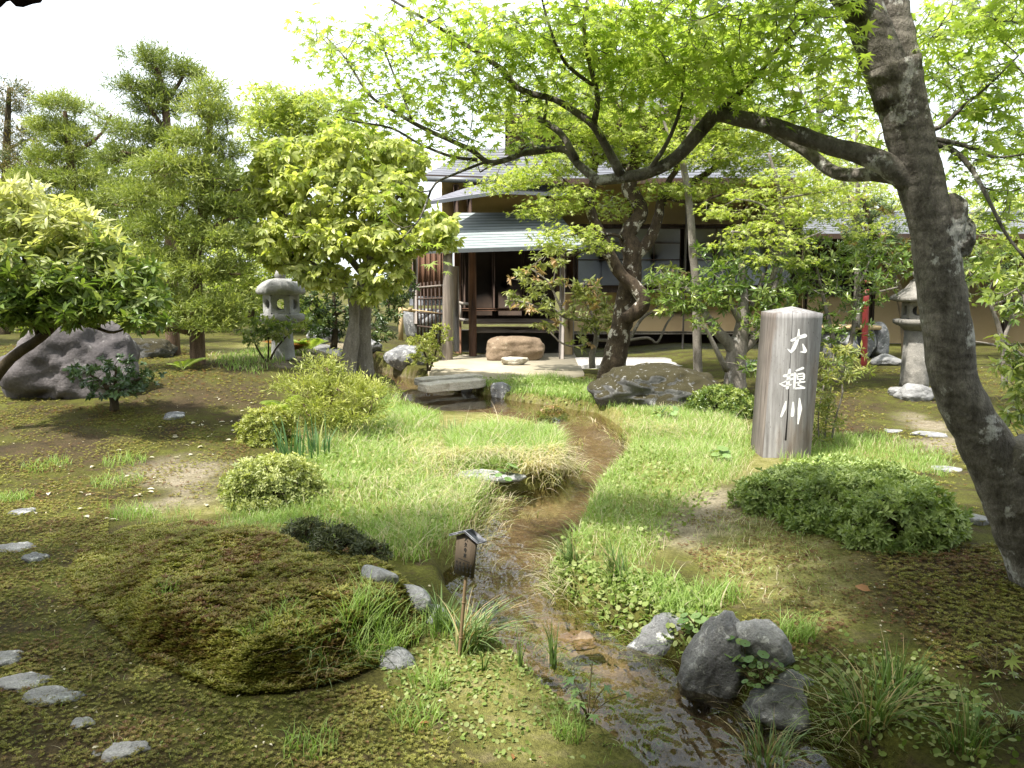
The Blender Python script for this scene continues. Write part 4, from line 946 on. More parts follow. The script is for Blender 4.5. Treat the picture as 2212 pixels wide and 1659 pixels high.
# ------------------------------------------------------------------ trees
def smooth_path(P_, W_, step):
    P_ = np.array(P_, float); W_ = np.array(W_, float); n = len(P_)
    if n == 2: pass
    Q = np.vstack([2*P_[0]-P_[1], P_, 2*P_[-1]-P_[-2]]); out = []; wo = []
    for i in range(n-1):
        p0, p1, p2, p3 = Q[i:i+4]; L = np.linalg.norm(p2-p1); m = max(2, int(L/step)+1)
        for u in np.linspace(0, 1, m, endpoint=False):
            out.append(.5*((2*p1)+(p2-p0)*u+(2*p0-5*p1+4*p2-p3)*u*u+(3*p1-p0-3*p2+p3)*u**3)); wo.append(W_[i]*(1-u)+W_[i+1]*u)
    out.append(P_[-1]); wo.append(W_[-1]); return np.array(out), np.array(wo)
class Tree:
    def __init__(s, name, label, cat, base, bark, group=None):
        s.root = thing(name, label, cat, base, group); s.bark = bark; s.tr = MB(); s.br = s.tr; s.N = []; s.NR = []; s.crown = {}
    def limb(s, pts, step=.12, sides=10, wob=.10, trunk=False, leafy=True, jit=.0):
        """pts: (px,py,Y,width px)"""
        P_ = [tuple(at(x, y, Y)) for x, y, Y, w_ in pts]; W_ = [w_/FPX*Y/2 for x, y, Y, w_ in pts]
        p, r_ = smooth_path(P_, W_, step)
        if jit: p = p+jit*np.stack([fbm(p*3, 2, 1), fbm(p*3, 2, 2), fbm(p*3, 2, 3)], 1)
        (s.tr if trunk else s.br).tube(p, r_, sides, wob=wob, seed=len(s.N)); 
        if leafy: s.N.append(p); s.NR.append(r_)
        return p
    def twigs(s, C, r0=.006, maxr=.03, sides=5, sag=.15, maxd=9):
        """joins each leaf cluster centre to the nearest part of the skeleton"""
        N = np.vstack(s.N); 
        C = np.asarray(C, float); d = np.min(np.linalg.norm(C[:,None]-N[None, ::2], axis=2), 1) if len(N) < 4000 else np.zeros(len(C))
        for i in np.argsort(d):
            c = C[i]; dd = np.linalg.norm(N-c, axis=1)+.25*np.maximum(0, N[:,2]-c[2]); j = int(np.argmin(dd)); a = N[j]; L = np.linalg.norm(c-a)
            if L < .03 or L > maxd: continue
            m = max(4, min(9, int(L/.1)+2)); u = np.linspace(0, 1, m)[:,None]
            perp = rng.normal(size=3)*L*.09
            p = a*(1-u)+c*u+perp*np.sin(np.pi*u)+np.array([0, 0, 1])*(-sag*L*np.sin(np.pi*u)*.5)
            p[1:-1] += rng.normal(0, L*.018, (m-2, 3))
            ra = min(maxr, r0*(1+1.1*L/.25)); s.br.tube(p, np.linspace(ra, r0*.55, m), sides)
            N = np.vstack([N, p[1:]])
        s.N = [N]
    def done(s, leaf_mats, smooth=False):
        if s.tr.n: s.tr.build('trunk', s.bark, s.root, True)
        for nm, (mb, m) in s.crown.items():
            if mb.n: mb.build(nm, m, s.root, smooth)
        return s.root
    def leaves(s, nm, m):
        if nm not in s.crown: s.crown[nm] = (MB(), m)
        return s.crown[nm][0]
def blobs(L, dens, shell=.5, world=False):
    """L: (px,py,Y,rx px,ry px,depth m) -> cluster centres, dens per m3-ish (by surface)"""
    out = []
    for b in L:
        x, y, Y, rx, ry, rd = b[:6]; k_ = b[6] if len(b) > 6 else 1
        c = np.array(at(x, y, Y)); r_ = np.array([rx/FPX*Y, rd, ry/FPX*Y])
        area = (r_[0]*r_[1]+r_[0]*r_[2]+r_[1]*r_[2])*4.2; n = max(1, int(area*dens*k_))
        rad = (shell+(1-shell)*rng.random(n))**.6
        out.append(c+runit(n)*rad[:,None]*r_)
    return np.vstack(out)
def maple_sprays(mb, C, n, spread, size, tpl, flat=.25, tint=None, tilt=.35):
    C = np.repeat(C, n, 0); m = len(C); a = rng.random(m)*6.283; r_ = np.sqrt(rng.random(m))*spread
    off = np.stack([np.cos(a)*r_, np.sin(a)*r_, rng.normal(0, spread*flat, m)-.25*r_*r_/spread], 1)
    X = np.stack([np.cos(a), np.sin(a), -.25-.3*rng.random(m)], 1)+.5*rng.normal(size=(m, 3))*[1, 1, .4]
    Z = np.array([0, 0, 1.0])+tilt*rng.normal(size=(m, 3))
    inst(mb, tpl, C+off, X, Z, size*(.45+.85*rng.random(m)), 0 if tint is None else tint(m))
def whorls(mb, C, n, size, tpl, up=.4, droop=.3, tint=0.0, axis=None, jit=.35):
    k_ = len(C); A = nrm(np.array([0, 0, up])+.6*rng.normal(size=(k_, 3))) if axis is None else nrm(axis+.35*rng.normal(size=(k_, 3)))
    B = nrm(np.cross(A, runit(k_))); D = np.cross(A, B); a0 = rng.random(k_)*6.28
    for i in range(n):
        a = a0+i*2.399; el = .15+.75*rng.random(k_)
        X = (B*np.cos(a)[:,None]+D*np.sin(a)[:,None])*np.cos(el)[:,None]+A*np.sin(el)[:,None]
        X = X+np.array([0, 0, -droop])+jit*.4*rng.normal(size=(k_, 3)); Z = A+.4*rng.normal(size=(k_, 3))
        tt = tint if np.ndim(tint) == 0 else tint
        inst(mb, tpl, C+X*size*.08, X, Z, size*(.45+.8*rng.random(k_)), tt)
def shell_pts(c, r_, n, lo=-.3, seed=0, bump=.12, jit=.10):
    D = runit(int(n*1.8)); D = D[D[:,2] > lo][:n]
    k_ = 1+bump*fbm(D*2.4, 3, seed)*2; return np.array(c)+D*np.array(r_)*(k_*(1-jit*rng.random(len(D))))[:,None], D
MAPLE7, MAPLE5, LANCE, BROAD, TINY, SLIM = maple_leaf(7), maple_leaf(5), lance_leaf(.15), lance_leaf(.24, .06, .2), tiny_leaf(.19), tiny_leaf(.11)
NEED = tiny_leaf(.07, .02, .02)
B_MAPLE = bark_mat('smooth grey maple bark', (.06,.052,.042), (.22,.20,.17), (.42,.41,.38), .57, 15, .5, ring=.25)
B_GNARL = bark_mat('gnarled lichen bark', (.032,.023,.016), (.11,.082,.055), (.52,.48,.42), .56, 12, .7)
B_PINE = bark_mat('reddish cedar bark', (.07,.045,.03), (.22,.15,.10), (.28,.24,.2), .66, 18, .12)
B_GREY = bark_mat('pale grey bark', (.12,.105,.085), (.27,.245,.21), (.42,.40,.37), .6, 12, .3)
B_DARK = bark_mat('dark mossy bark', (.03,.024,.015), (.085,.065,.035), (.16,.14,.09), .62, 12, .5)
L_MAPLE = leaf_mat('maple leaf', (.19,.27,.05), (.32,.39,.11), (.44,.48,.18), .55)
L_MAPLE2 = leaf_mat('far maple leaf', (.21,.28,.05), (.33,.39,.10), (.45,.46,.18), .48)
L_YEL = leaf_mat('young yellow leaf', (.36,.41,.11), (.54,.55,.22), (.14,.20,.05), .42)
L_PHOT = leaf_mat('glossy shrub leaf', (.09,.15,.035), (.19,.25,.06), (.48,.48,.24), .35, .32)
L_EVER = leaf_mat('evergreen leaf', (.06,.11,.025), (.15,.22,.05), (.28,.32,.08), .3, .3)
L_DARK = leaf_mat('dark evergreen leaf', (.025,.05,.014), (.06,.10,.025), (.12,.16,.05), .2, .35)
L_CED = leaf_mat('cedar needles', (.12,.17,.035), (.24,.29,.07), (.36,.39,.11), .32)
L_CEDY = leaf_mat('golden cedar needles', (.17,.21,.04), (.33,.36,.09), (.45,.46,.14), .3)
L_AZ = leaf_mat('azalea leaf', (.06,.10,.03), (.13,.18,.05), (.26,.30,.09), .2, .4)
L_AZY = leaf_mat('bright azalea leaf', (.16,.20,.04), (.30,.33,.07), (.40,.40,.12), .3, .4)
L_PIER = leaf_mat('andromeda leaf', (.16,.21,.06), (.30,.33,.12), (.46,.27,.18), .35, .35)
L_PINE = leaf_mat('pine needles', (.045,.08,.03), (.10,.14,.05), (.30,.20,.07), .2)
L_FAR = leaf_mat('far foliage', (.09,.13,.04), (.18,.23,.07), (.28,.33,.10), .35)
# ---- big leaning maple on the right
T = Tree('maple_tree', 'big leaning grey maple trunk at the right edge with branches arching over the garden', 'maple tree', gnd(2212, 1290), B_MAPLE)
TY = 3.75
p = T.limb([(2330,1420,TY,210),(2290,1300,TY,175),(2245,1190,TY,150),(2195,1080,TY,138),(2143,985,TY,112),(2098,905,TY,100),(2070,845,TY,96),(2056,790,TY,96),(2044,700,TY,98),(2030,600,TY,94),
        (2016,500,TY,90),(1994,410,TY,92),(1968,310,TY,92),(1944,210,TY,98),(1925,140,TY,112)], .035, 40, .11, True)
T.limb([(1940,220,TY,92),(1905,130,TY,84),(1868,30,TY,78),(1835,-70,TY,85),(1780,-220,TY,70),(1650,-420,TY,50)], .05, 24, .10, True)
T.limb([(1950,230,TY+.06,76),(1946,120,TY+.08,70),(1928,20,TY+.1,64),(1915,-80,TY+.15,66),(1990,-240,TY+.3,46)], .05, 22, .10, True)
super_geo(T.tr, at(2070,512,TY), (.13,.14,.19), 5, 2.2, .16, .0); super_geo(T.tr, at(2052,480,TY), (.13,.16,.26), 6, 2.2, .1, .0)
T.tr.tube([at(2230,985,TY-.02), at(2190,1000,TY-.06), at(2150,1030,TY-.05)], [.12,.10,.03], 18, wob=.25, seed=6)
bl = T.limb
bl([(1975,392,TY,70),(1915,356,TY,50),(1850,330,3.8,40),(1790,315,3.85,37),(1715,287,3.9,35),(1650,268,3.95,34),(1590,254,4.0,33),(1549,246,4.05,31),(1530,262,4.08,30),(1500,298,4.12,29),(1458,342,4.18,27),(1405,371,4.22,26),(1351,383,4.27,24),(1283,390,4.33,22)], .05, 16, .12)
bl([(1955,378,TY+.1,46),(1885,376,3.95,30),(1830,378,4.05,28),(1790,365,4.15,26),(1740,325,4.25,24),(1680,290,4.35,22),(1600,232,4.5,20),(1520,190,4.6,22),(1440,150,4.7,16),(1380,90,4.8,10)], .06, 14, .10)
bl([(1341,378,4.27,22),(1314,325,4.25,18),(1283,273,4.2,16),(1249,246,4.22,15),(1198,215,4.25,13),(1146,202,4.3,14),(1112,185,4.32,13),(1092,157,4.34,12),(1061,133,4.36,11),(1010,99,4.4,9),(941,55,4.45,7),(839,-5,4.5,5)], .05, 10)
bl([(1283,268,4.2,14),(1291,219,4.15,12),(1286,185,4.1,11),(1266,103,4.05,9),(1262,40,4.0,7),(1272,-20,4.0,5)], .05, 8)
bl([(1286,188,4.1,9),(1235,150,4.05,8),(1208,113,4.0,7),(1180,34,3.95,5),(1165,-30,3.95,4)], .05, 7)
bl([(1290,389,4.33,21),(1249,355,4.4,17),(1228,328,4.45,16),(1208,321,4.48,15),(1180,325,4.5,14),(1129,331,4.55,13),(1095,345,4.58,12),(1054,350,4.6,11),(1020,325,4.62,11),(975,304,4.65,10),(907,273,4.7,9),(849,239,4.75,7),(798,205,4.8,6),(746,126,4.85,4),(705,80,4.9,3)], .05, 9)
bl([(1245,345,4.4,16),(1221,301,4.45,14),(1198,277,4.5,14),(1163,256,4.55,13)], .05, 9)
bl([(1175,262,4.53,8),(1180,210,4.5,5),(1150,150,4.5,3)], .05, 6)
bl([(1050,349,4.6,7),(992,372,4.55,6),(941,396,4.5,5),(924,430,4.48,5),(907,472,4.45,4),(870,515,4.4,3)], .05, 6)
bl([(1030,345,4.62,8),(975,338,4.66,7),(907,311,4.7,6),(846,277,4.75,5),(770,263,4.8,4),(719,250,4.85,3)], .05, 6)
bl([(890,262,4.72,5),(864,190,4.7,4),(849,157,4.7,4),(828,102,4.7,3)], .05, 6)
bl([(1545,248,4.05,16),(1570,225,4.0,13),(1594,203,3.95,12),(1647,150,3.85,10),(1688,96,3.75,8),(1745,50,3.65,5)], .05, 8)
bl([(1598,200,3.95,8),(1580,150,3.9,6),(1560,90,3.85,4),(1550,20,3.8,3)], .05, 6)
bl([(1400,371,4.22,12),(1440,310,4.1,9),(1470,230,4.0,7),(1480,120,3.9,5),(1500,20,3.8,3)], .05, 6)
bl([(1975,300,TY,22),(2040,305,TY-.02,13),(2100,320,3.7,9),(2150,340,3.65,6),(2230,330,3.6,4)], .05, 6); bl([(1960,290,TY,20),(2030,275,TY-.02,11),(2080,230,3.7,8),(2130,190,3.7,5),(2200,120,3.7,4)], .05, 6)
bl([(1975,300,TY,22),(2050,320,TY-.02,13),(2095,360,3.7,11),(2130,420,3.6,9),(2170,500,3.55,7),(2215,560,3.5,5)], .05, 7)
bl([(1870,40,TY,70),(1700,-160,3.5,46),(1450,-300,3.1,36),(1150,-420,2.8,26),(800,-560,2.6,16)], .08, 12); bl([(1700,-160,3.5,36),(1500,-420,2.6,26),(1300,-800,2.0,16)], .08, 10)
bl([(1450,-300,3.1,30),(1100,-260,3.6,22),(700,-250,4.0,16),(300,-280,4.2,10)], .08, 10); bl([(1990,-240,4.0,44),(2150,-320,3.4,30),(2350,-420,2.9,20)], .08, 10)
vis = [(720,70,4.8,70,60,.3,.5),(800,140,4.7,90,90,.35,.7),(760,240,4.7,70,40,.25,.6),(890,230,4.65,110,80,.35,.7),(950,70,4.5,130,80,.45),(1070,150,4.4,130,100,.45),(1170,50,4.2,130,80,.5),(1300,60,4.0,130,90,.5),
  (1300,180,4.2,110,80,.4,.8),(1440,60,3.8,130,90,.5),(1480,170,4.0,120,70,.4,.8),(1600,70,3.7,140,100,.45),(1720,60,3.6,110,90,.4),(1700,190,3.9,120,60,.35,.8),(1840,150,4.2,80,120,.4,.5),(2090,70,3.8,100,90,.4),(2140,200,3.8,90,80,.35),
  (2130,320,3.75,80,50,.3),(2150,470,3.7,60,60,.25,.7),(1560,180,4.3,110,60,.4),(1760,260,4.4,90,50,.4,.7),(2100,30,4.4,120,60,.4),(1640,30,4.4,200,60,.4),(1380,110,4.6,160,90,.4,.7),(2180,420,4.2,60,60,.3,.6),(2110,600,3.9,60,30,.25,.4),(2090,190,4.3,90,60,.35,.8),(2170,40,4.5,70,70,.3),(2170,300,4.4,60,40,.3,.8),(1000,290,4.6,60,35,.3,.6),(1130,300,4.5,60,30,.3,.5),(838,402,4.45,40,24,.1,.8),(840,452,4.45,30,14,.08,.8),(900,540,4.4,34,18,.08,.6)]
C1 = blobs(vis, 38, .2)
C_SHADE = []  # leaf clusters added out of view to shade the foreground, gaps left for sun
for (x0, x1, y0, y1, n_) in [(-5.4,-2.3,.5,3.9,500),(-2.4,-1.9,2.4,3.9,45),(-1.4,-.1,.9,2.1,110),(-.1,1.5,.9,3.0,300),(1.5,3.4,1.0,3.2,200)]:
    C_SHADE.append(np.column_stack([x0+(x1-x0)*rng.random(n_), y0+(y1-y0)*rng.random(n_), 3.55+.9*rng.random(n_)]))
C_SHADE = np.vstack(C_SHADE)
T.twigs(C1, .0022, .010, 4); T.twigs(C_SHADE, .004, .014, 4)
lb_ = T.leaves('crown', L_MAPLE)
maple_sprays(lb_, C1, 12, .16, .047, MAPLE7, .3, lambda m: np.clip(rng.normal(.1, .25, m), 0, 1))
maple_sprays(lb_, C_SHADE, 18, .26, .075, MAPLE5, .3)
T.done(None)
# ---- gnarled maple in the middle
T = Tree('maple_tree', 'gnarled multi stemmed maple with lichen spotted bark behind the mossy boulder', 'maple tree', gnd(1330, 838), B_GNARL)
Y = 12.0
T.limb([(1318,850,Y,70),(1324,790,Y,54),(1336,735,Y,48),(1345,690,Y,46),(1355,640,Y,46),(1364,600,Y,42),(1364,570,Y,40),(1366,545,Y,44),(1355,508,Y,36),(1372,480,Y,32),(1386,458,Y,30),(1370,425,Y,32),(1358,405,Y,34),(1365,370,Y,30),(1374,340,Y,28),(1388,290,Y,22),(1384,235,Y,16),(1400,150,Y,10)], .10, 20, .22, True)
T.limb([(1350,690,Y-.25,30),(1382,668,Y-.32,32),(1390,645,Y-.35,32),(1370,618,Y-.32,30),(1342,594,Y-.3,27),(1320,556,Y-.3,25),(1302,512,Y-.3,22),(1283,475,Y-.25,21),(1267,430,Y-.2,22),(1240,414,Y-.2,16),(1215,393,Y-.2,14),(1187,359,Y-.1,13),(1170,335,Y,11),(1130,290,Y,7)], .08, 16, .22, True)
T.limb([(1372,550,Y,30),(1397,528,Y,26),(1412,500,Y,24),(1424,461,Y,20),(1432,420,Y,18),(1470,404,Y+.1,16),(1510,385,Y+.2,14),(1545,360,Y+.3,11),(1560,330,Y+.3,8)], .10, 14, .2, True)
for L_ in [[(1278,428,Y-.2,18),(1284,380,Y,16),(1283,340,Y,15),(1266,305,Y,13),(1240,270,Y+.1,9),(1200,230,Y+.2,6)], [(1284,350,Y,12),(1310,330,Y+.1,10),(1305,300,Y+.1,10),(1270,285,Y+.2,8),(1245,300,Y+.2,6)],
    [(1366,370,Y,18),(1330,340,Y+.2,14),(1310,280,Y+.3,10),(1300,200,Y+.4,7)], [(1374,345,Y,18),(1410,330,Y+.1,14),(1425,270,Y+.2,12),(1470,200,Y+.3,8),(1520,140,Y+.3,5)], [(1380,320,Y,16),(1345,290,Y-.2,13),(1330,230,Y-.3,9),(1300,150,Y-.3,6)],
    [(1428,440,Y,14),(1460,370,Y,12),(1470,300,Y+.1,10),(1500,240,Y+.2,8),(1570,180,Y+.3,5)], [(1320,556,Y-.3,10),(1270,540,Y-.5,7),(1215,555,Y-.7,4)], [(1170,335,Y,8),(1110,340,Y-.2,6),(1040,370,Y-.4,3)], [(1345,515,Y-.1,8),(1290,500,Y-.5,6),(1220,510,Y-.8,3)],
    [(1388,290,Y,12),(1440,240,Y-.3,9),(1500,260,Y-.4,7),(1580,240,Y-.4,4)], [(1432,425,Y,10),(1500,440,Y-.3,7),(1560,420,Y-.4,4)]]: T.limb(L_, .12, 9, .18, jit=.06)
vis = [(1130,375,11.5,75,20,.5),(1080,395,11.4,60,14,.4),(1190,350,11.6,70,28,.5),(1260,330,12,90,40,.6),(1220,425,11.5,75,24,.5),(1170,450,11.3,50,18,.4),(1390,320,12.2,120,60,.7,.8),(1390,200,12.4,140,80,.8,.8),(1250,220,12.4,110,70,.7,.7),(1120,250,12.2,90,50,.6,.7),(1530,210,12.4,110,80,.7,.8),
  (1540,320,12.3,90,40,.6),(1450,410,11.8,70,24,.5),(1560,400,12,70,34,.5),(1230,500,11.2,70,16,.4),(1190,525,11.1,45,10,.3),(1290,530,11.3,40,16,.3),(1320,440,12,50,30,.4,.7),(1640,260,12.5,70,60,.5,.7),(1400,100,12.5,250,60,.9,.7),(1480,330,11.6,120,30,.5),(1640,340,11.8,110,34,.5),(1600,270,11.8,120,40,.6),(1350,270,11.6,100,40,.5),(1250,250,11.6,110,40,.5),(1010,340,11.6,60,20,.4,.6),(1720,300,12,90,50,.5,.8),(1630,130,12.5,130,60,.7,.6)]
C1 = blobs(vis, 26, .3); T.twigs(C1[rng.random(len(C1)) < .4], .004, .016, 4)
maple_sprays(T.leaves('crown', L_MAPLE2), C1, 15, .22, .062, MAPLE5, .16, lambda m: np.clip(rng.normal(.2, .3, m), 0, 1))
T.done(None)
# ---- young maple right of it
T = Tree('maple_tree', 'slender young maple with layered yellow green sprays between house and post', 'maple tree', gnd(1655, 800), B_GREY)
Y = 10.8
T.limb([(1665,830,Y,16),(1672,740,Y,14),(1660,640,Y,13),(1680,560,Y,12),(1690,480,Y,10),(1680,400,Y,8),(1660,330,Y,5)], .1, 9, .1, True)
for L_ in [[(1680,560,Y,8),(1630,510,Y-.2,6),(1580,500,Y-.3,4)],[(1690,480,Y,7),(1640,440,Y-.1,5),(1590,430,Y-.2,3)],[(1685,430,Y,6),(1740,420,Y,4),(1800,410,Y,3)],[(1682,560,Y,7),(1730,520,Y,5),(1780,500,Y-.1,3)]]: T.limb(L_, .1, 7)
C1 = blobs([(1640,420,Y,75,18,.4),(1690,455,Y-.1,75,16,.4),(1630,490,Y-.2,70,16,.4),(1680,520,Y-.3,80,20,.4),(1640,555,Y-.4,50,12,.3),(1720,560,Y-.2,40,14,.3),(1690,380,Y,70,20,.4),(1780,400,Y,70,24,.4),(1800,450,Y,60,20,.4),(1760,340,Y,60,30,.4,.7),(1850,400,Y+.3,60,30,.4,.7),(1760,470,Y+.5,70,40,.5),(1740,400,Y+.6,60,40,.5),(1810,350,Y+.6,60,30,.4,.7),(1870,490,Y+.3,50,20,.4,.8),(1560,450,Y+.2,60,18,.4),(1580,520,Y,50,16,.3)], 22, .2)
T.twigs(C1, .003, .010, 4); maple_sprays(T.leaves('crown', L_MAPLE2), C1, 12, .17, .058, MAPLE5, .12, lambda m: np.clip(rng.normal(.25, .3, m), 0, 1)); T.done(None)
T = Tree('slim_tree', 'thin pale grey bare trunk rising past the paper screens', 'tree', gnd(1505, 800), B_GREY)
T.limb([(1508,815,11.5,20),(1505,700,11.5,19),(1504,618,11.5,17),(1496,541,11.5,17),(1492,470,11.5,16),(1484,400,11.5,15),(1476,340,11.5,13),(1500,250,11.6,9),(1490,160,11.6,6)], .1, 12, .1, True)
T.limb([(1478,345,11.5,8),(1440,280,11.6,6),(1425,200,11.6,4)], .1, 7); T.limb([(1492,300,11.5,7),(1540,240,11.6,5),(1570,150,11.6,3)], .1, 7)
C1 = blobs([(1480,160,11.6,90,50,.5),(1560,130,11.6,60,50,.4)], 9, .2); T.twigs(C1, .003, .01, 4)
maple_sprays(T.leaves('crown', L_MAPLE2), C1, 9, .2, .055, MAPLE5); T.done(None)
# ---- evergreen with V shaped stems
T = Tree('evergreen_tree', 'evergreen tree with V shaped grey stems left of the inscribed post', 'evergreen tree', gnd(1592, 830), B_GREY)
Y = 10.6
T.limb([(1588,845,Y,50),(1588,800,Y,44),(1592,750,Y,44),(1600,725,Y,34),(1604,690,Y,26),(1606,640,Y,20),(1600,560,Y,12)], .08, 16, .15, True)
for L_ in [[(1588,760,Y,30),(1568,735,Y-.05,26),(1550,716,Y-.1,22),(1531,690,Y-.1,18),(1510,655,Y-.1,12),(1480,620,Y-.1,7)],[(1598,760,Y,26),(1625,735,Y,20),(1645,700,Y,15),(1665,640,Y,10),(1690,580,Y,6)],[(1570,800,Y-.2,14),(1552,765,Y-.3,12),(1535,730,Y-.35,9),(1520,700,Y-.4,6)],
   [(1602,700,Y,16),(1580,660,Y-.1,12),(1560,610,Y-.1,8)],[(1604,690,Y,16),(1630,650,Y+.1,12),(1650,590,Y+.1,7)],[(1625,735,Y,12),(1680,700,Y-.2,9),(1760,690,Y-.3,5)]]: T.limb(L_, .08, 10, .12)
C1 = blobs([(1470,640,Y,80,40,.4),(1540,640,Y-.1,80,50,.4),(1620,640,Y-.1,80,50,.5),(1520,700,Y-.3,40,30,.3,.7),(1640,700,Y-.4,50,30,.3),(1440,600,Y+.2,50,24,.3,.7),(1620,570,Y+.1,80,30,.4,.8),(1620,790,Y-.5,30,24,.2),(1560,590,Y,60,24,.3,.8),(1690,640,Y,50,50,.4),(1540,545,Y+.2,60,20,.3,.8)], 32, .2)
T.twigs(C1, .003, .012, 4); whorls(T.leaves('crown', L_EVER), C1, 10, .10, LANCE, .6, .3, np.clip(rng.normal(.15, .3, len(C1)), 0, 1)); T.done(None)
T = Tree('evergreen_shrub', 'broad glossy evergreen shrub between the inscribed post and the right lantern', 'shrub', gnd(1800, 830), B_GREY)
Y = 11.0
for L_ in [[(1810,830,Y,14),(1800,740,Y,12),(1780,650,Y,8),(1760,560,Y,4)],[(1812,820,Y,12),(1840,730,Y,10),(1850,640,Y,7),(1880,560,Y,4)],[(1850,640,Y,7),(1900,630,Y,5),(1940,620,Y,3)]]: T.limb(L_, .1, 8)
C1 = blobs([(1770,590,Y,70,50,.5),(1850,580,Y,70,50,.5),(1800,650,Y-.1,70,50,.4),(1880,640,Y,50,30,.3,.8),(1790,720,Y-.3,40,40,.3),(1920,600,Y+.2,50,40,.3,.7),(1740,530,Y+.3,60,30,.4),(1850,530,Y+.3,60,30,.4),(1860,710,Y,30,20,.2,.6),(1900,540,Y+.4,50,40,.4),(1940,560,Y+.5,40,40,.3),(1700,600,Y+.3,50,40,.4,.8)], 30, .2)
T.twigs(C1[::2], .003, .012, 4); whorls(T.leaves('crown', L_EVER), C1, 10, .085, LANCE, .6, .2, np.clip(rng.normal(.1, .3, len(C1)), 0, 1)); T.done(None)
T = Tree('pine_tree', 'pine with orange candles behind the shrubs left of the leaning trunk', 'pine tree', gnd(1900, 790), B_DARK); Y = 13.5
T.limb([(1960,790,Y,22),(1950,660,Y,20),(1910,560,Y,16),(1880,480,Y,12),(1860,420,Y,8)], .1, 9, .15, True); T.limb([(1920,580,Y,12),(1980,560,Y,9),(2080,560,Y-.2,7),(2160,590,Y-.3,5)], .1, 8, .15)
C1 = blobs([(1890,500,Y,70,30,.5),(1860,540,Y,60,25,.4),(1930,540,Y,50,30,.4),(1880,450,Y,60,24,.4),(2130,560,Y-.3,80,24,.4),(2150,610,Y-.3,70,20,.4)], 26, .2)
T.twigs(C1[::2], .005, .015, 4); whorls(T.leaves('crown', L_PINE), C1, 22, .11, NEED, 1.2, -.1, np.where(rng.random(len(C1)) < .25, .8, 0.0)); T.done(None)
# ---- andromeda shrub in front of the veranda
T = Tree('andromeda_shrub', 'open crooked shrub with drooping reddish leaf tufts in front of the veranda', 'shrub', gnd(1283, 800), B_GREY); Y = 13.5
T.limb([(1280,795,Y,15),(1279,765,Y,13),(1288,735,Y,12),(1288,700,Y,12),(1282,693,Y,10),(1255,690,Y,9),(1222,686,Y,7),(1195,668,Y,6),(1170,668,Y,6),(1140,655,Y,4),(1115,650,Y,3)], .06, 8, .15)
for L_ in [[(1222,686,Y,6),(1200,640,Y,5),(1185,610,Y,4),(1160,590,Y,4),(1145,580,Y,3)],[(1195,615,Y,4),(1200,580,Y,3),(1200,560,Y,2)],[(1160,600,Y,3),(1158,570,Y,3),(1175,555,Y,2)],[(1279,740,Y,6),(1245,748,Y,4),(1215,742,Y,4),(1185,715,Y,3)],[(1290,700,Y,8),(1265,650,Y,5),(1260,610,Y,3)],
   [(1288,735,Y,7),(1350,735,Y-.3,7),(1400,730,Y-.4,6),(1420,740,Y-.4,5),(1440,700,Y-.4,5),(1455,680,Y-.4,3)],[(1360,735,Y-.3,8),(1385,690,Y-.4,7),(1420,665,Y-.4,5),(1440,630,Y-.4,3)]]: T.limb(L_, .06, 7, .1)
CP = [(1460,320),(1420,400),(1320,500),(1560,280),(1660,240),(1240,680),(1330,740),(1200,740),(1700,380),(1680,340),(1600,560),(1480,620),(1680,580),(1760,590),(1600,760),(1480,850),(1650,880),(1590,980),(1700,960),(1450,980),(1820,800),(1900,850),(1950,950),(1900,600),(1980,650),(1900,1100),(2060,700),(1380,450),(1290,450),(1350,560),(1520,560),(1450,700),(1540,700),(1560,860),(1750,850),(1850,700),(2000,800),(1940,720),(2050,620),(1400,760),(1250,720),(1620,1000),(1780,900),(1900,1000),(1960,1150)]
C1 = np.array([tuple(at(837+x*.2197, 486+y*.2197, Y+.2*rng.normal())) for x, y in CP])
C1 = np.vstack([C1, C1+.07*rng.normal(size=C1.shape), C1+.10*rng.normal(size=C1.shape), blobs([(1270,640,Y,40,40,.3),(1300,690,Y-.2,50,40,.3),(1440,600,Y-.4,50,30,.3),(1420,660,Y-.4,50,24,.3,.7)], 26, .2)])
T.twigs(C1, .004, .012, 4); whorls(T.leaves('crown', L_PIER), C1, 14, .115, LANCE, .9, .55, np.where(rng.random(len(C1)) < .16, .7, .05)); T.done(None)
# ---- yellow leaved tree
T = Tree('yellow_leaved_tree', 'broad tree flushed with drooping pale yellow young leaves left of the house', 'tree', gnd(760, 815), B_GREY); Y = 11.6
T.limb([(748,830,Y,44),(753,789,Y,36),(760,738,Y,33),(765,700,Y,22),(765,672,Y,22),(762,644,Y,24),(750,620,Y,18),(730,596,Y,12),(690,540,Y,9)], .08, 14, .15, True)
T.limb([(785,815,Y+.35,48),(784,740,Y+.3,38),(785,680,Y+.3,34),(788,620,Y+.3,36),(800,560,Y+.3,30),(820,490,Y+.3,20),(850,430,Y+.3,12)], .08, 14, .15, True)
for L_ in [[(800,560,Y+.3,18),(740,480,Y,14),(690,420,Y,9)],[(790,600,Y+.2,16),(720,520,Y-.1,12),(640,480,Y-.2,8),(590,440,Y-.2,5)],[(820,490,Y+.2,14),(780,400,Y,10),(760,330,Y,6)],[(800,560,Y+.2,16),(880,520,Y-.2,12),(950,490,Y-.4,7)],[(730,600,Y-.1,10),(660,560,Y-.3,7),(600,530,Y-.4,4)],[(840,450,Y+.2,10),(890,380,Y,6),(900,340,Y,4)]]: T.limb(L_, .1, 9, .12)
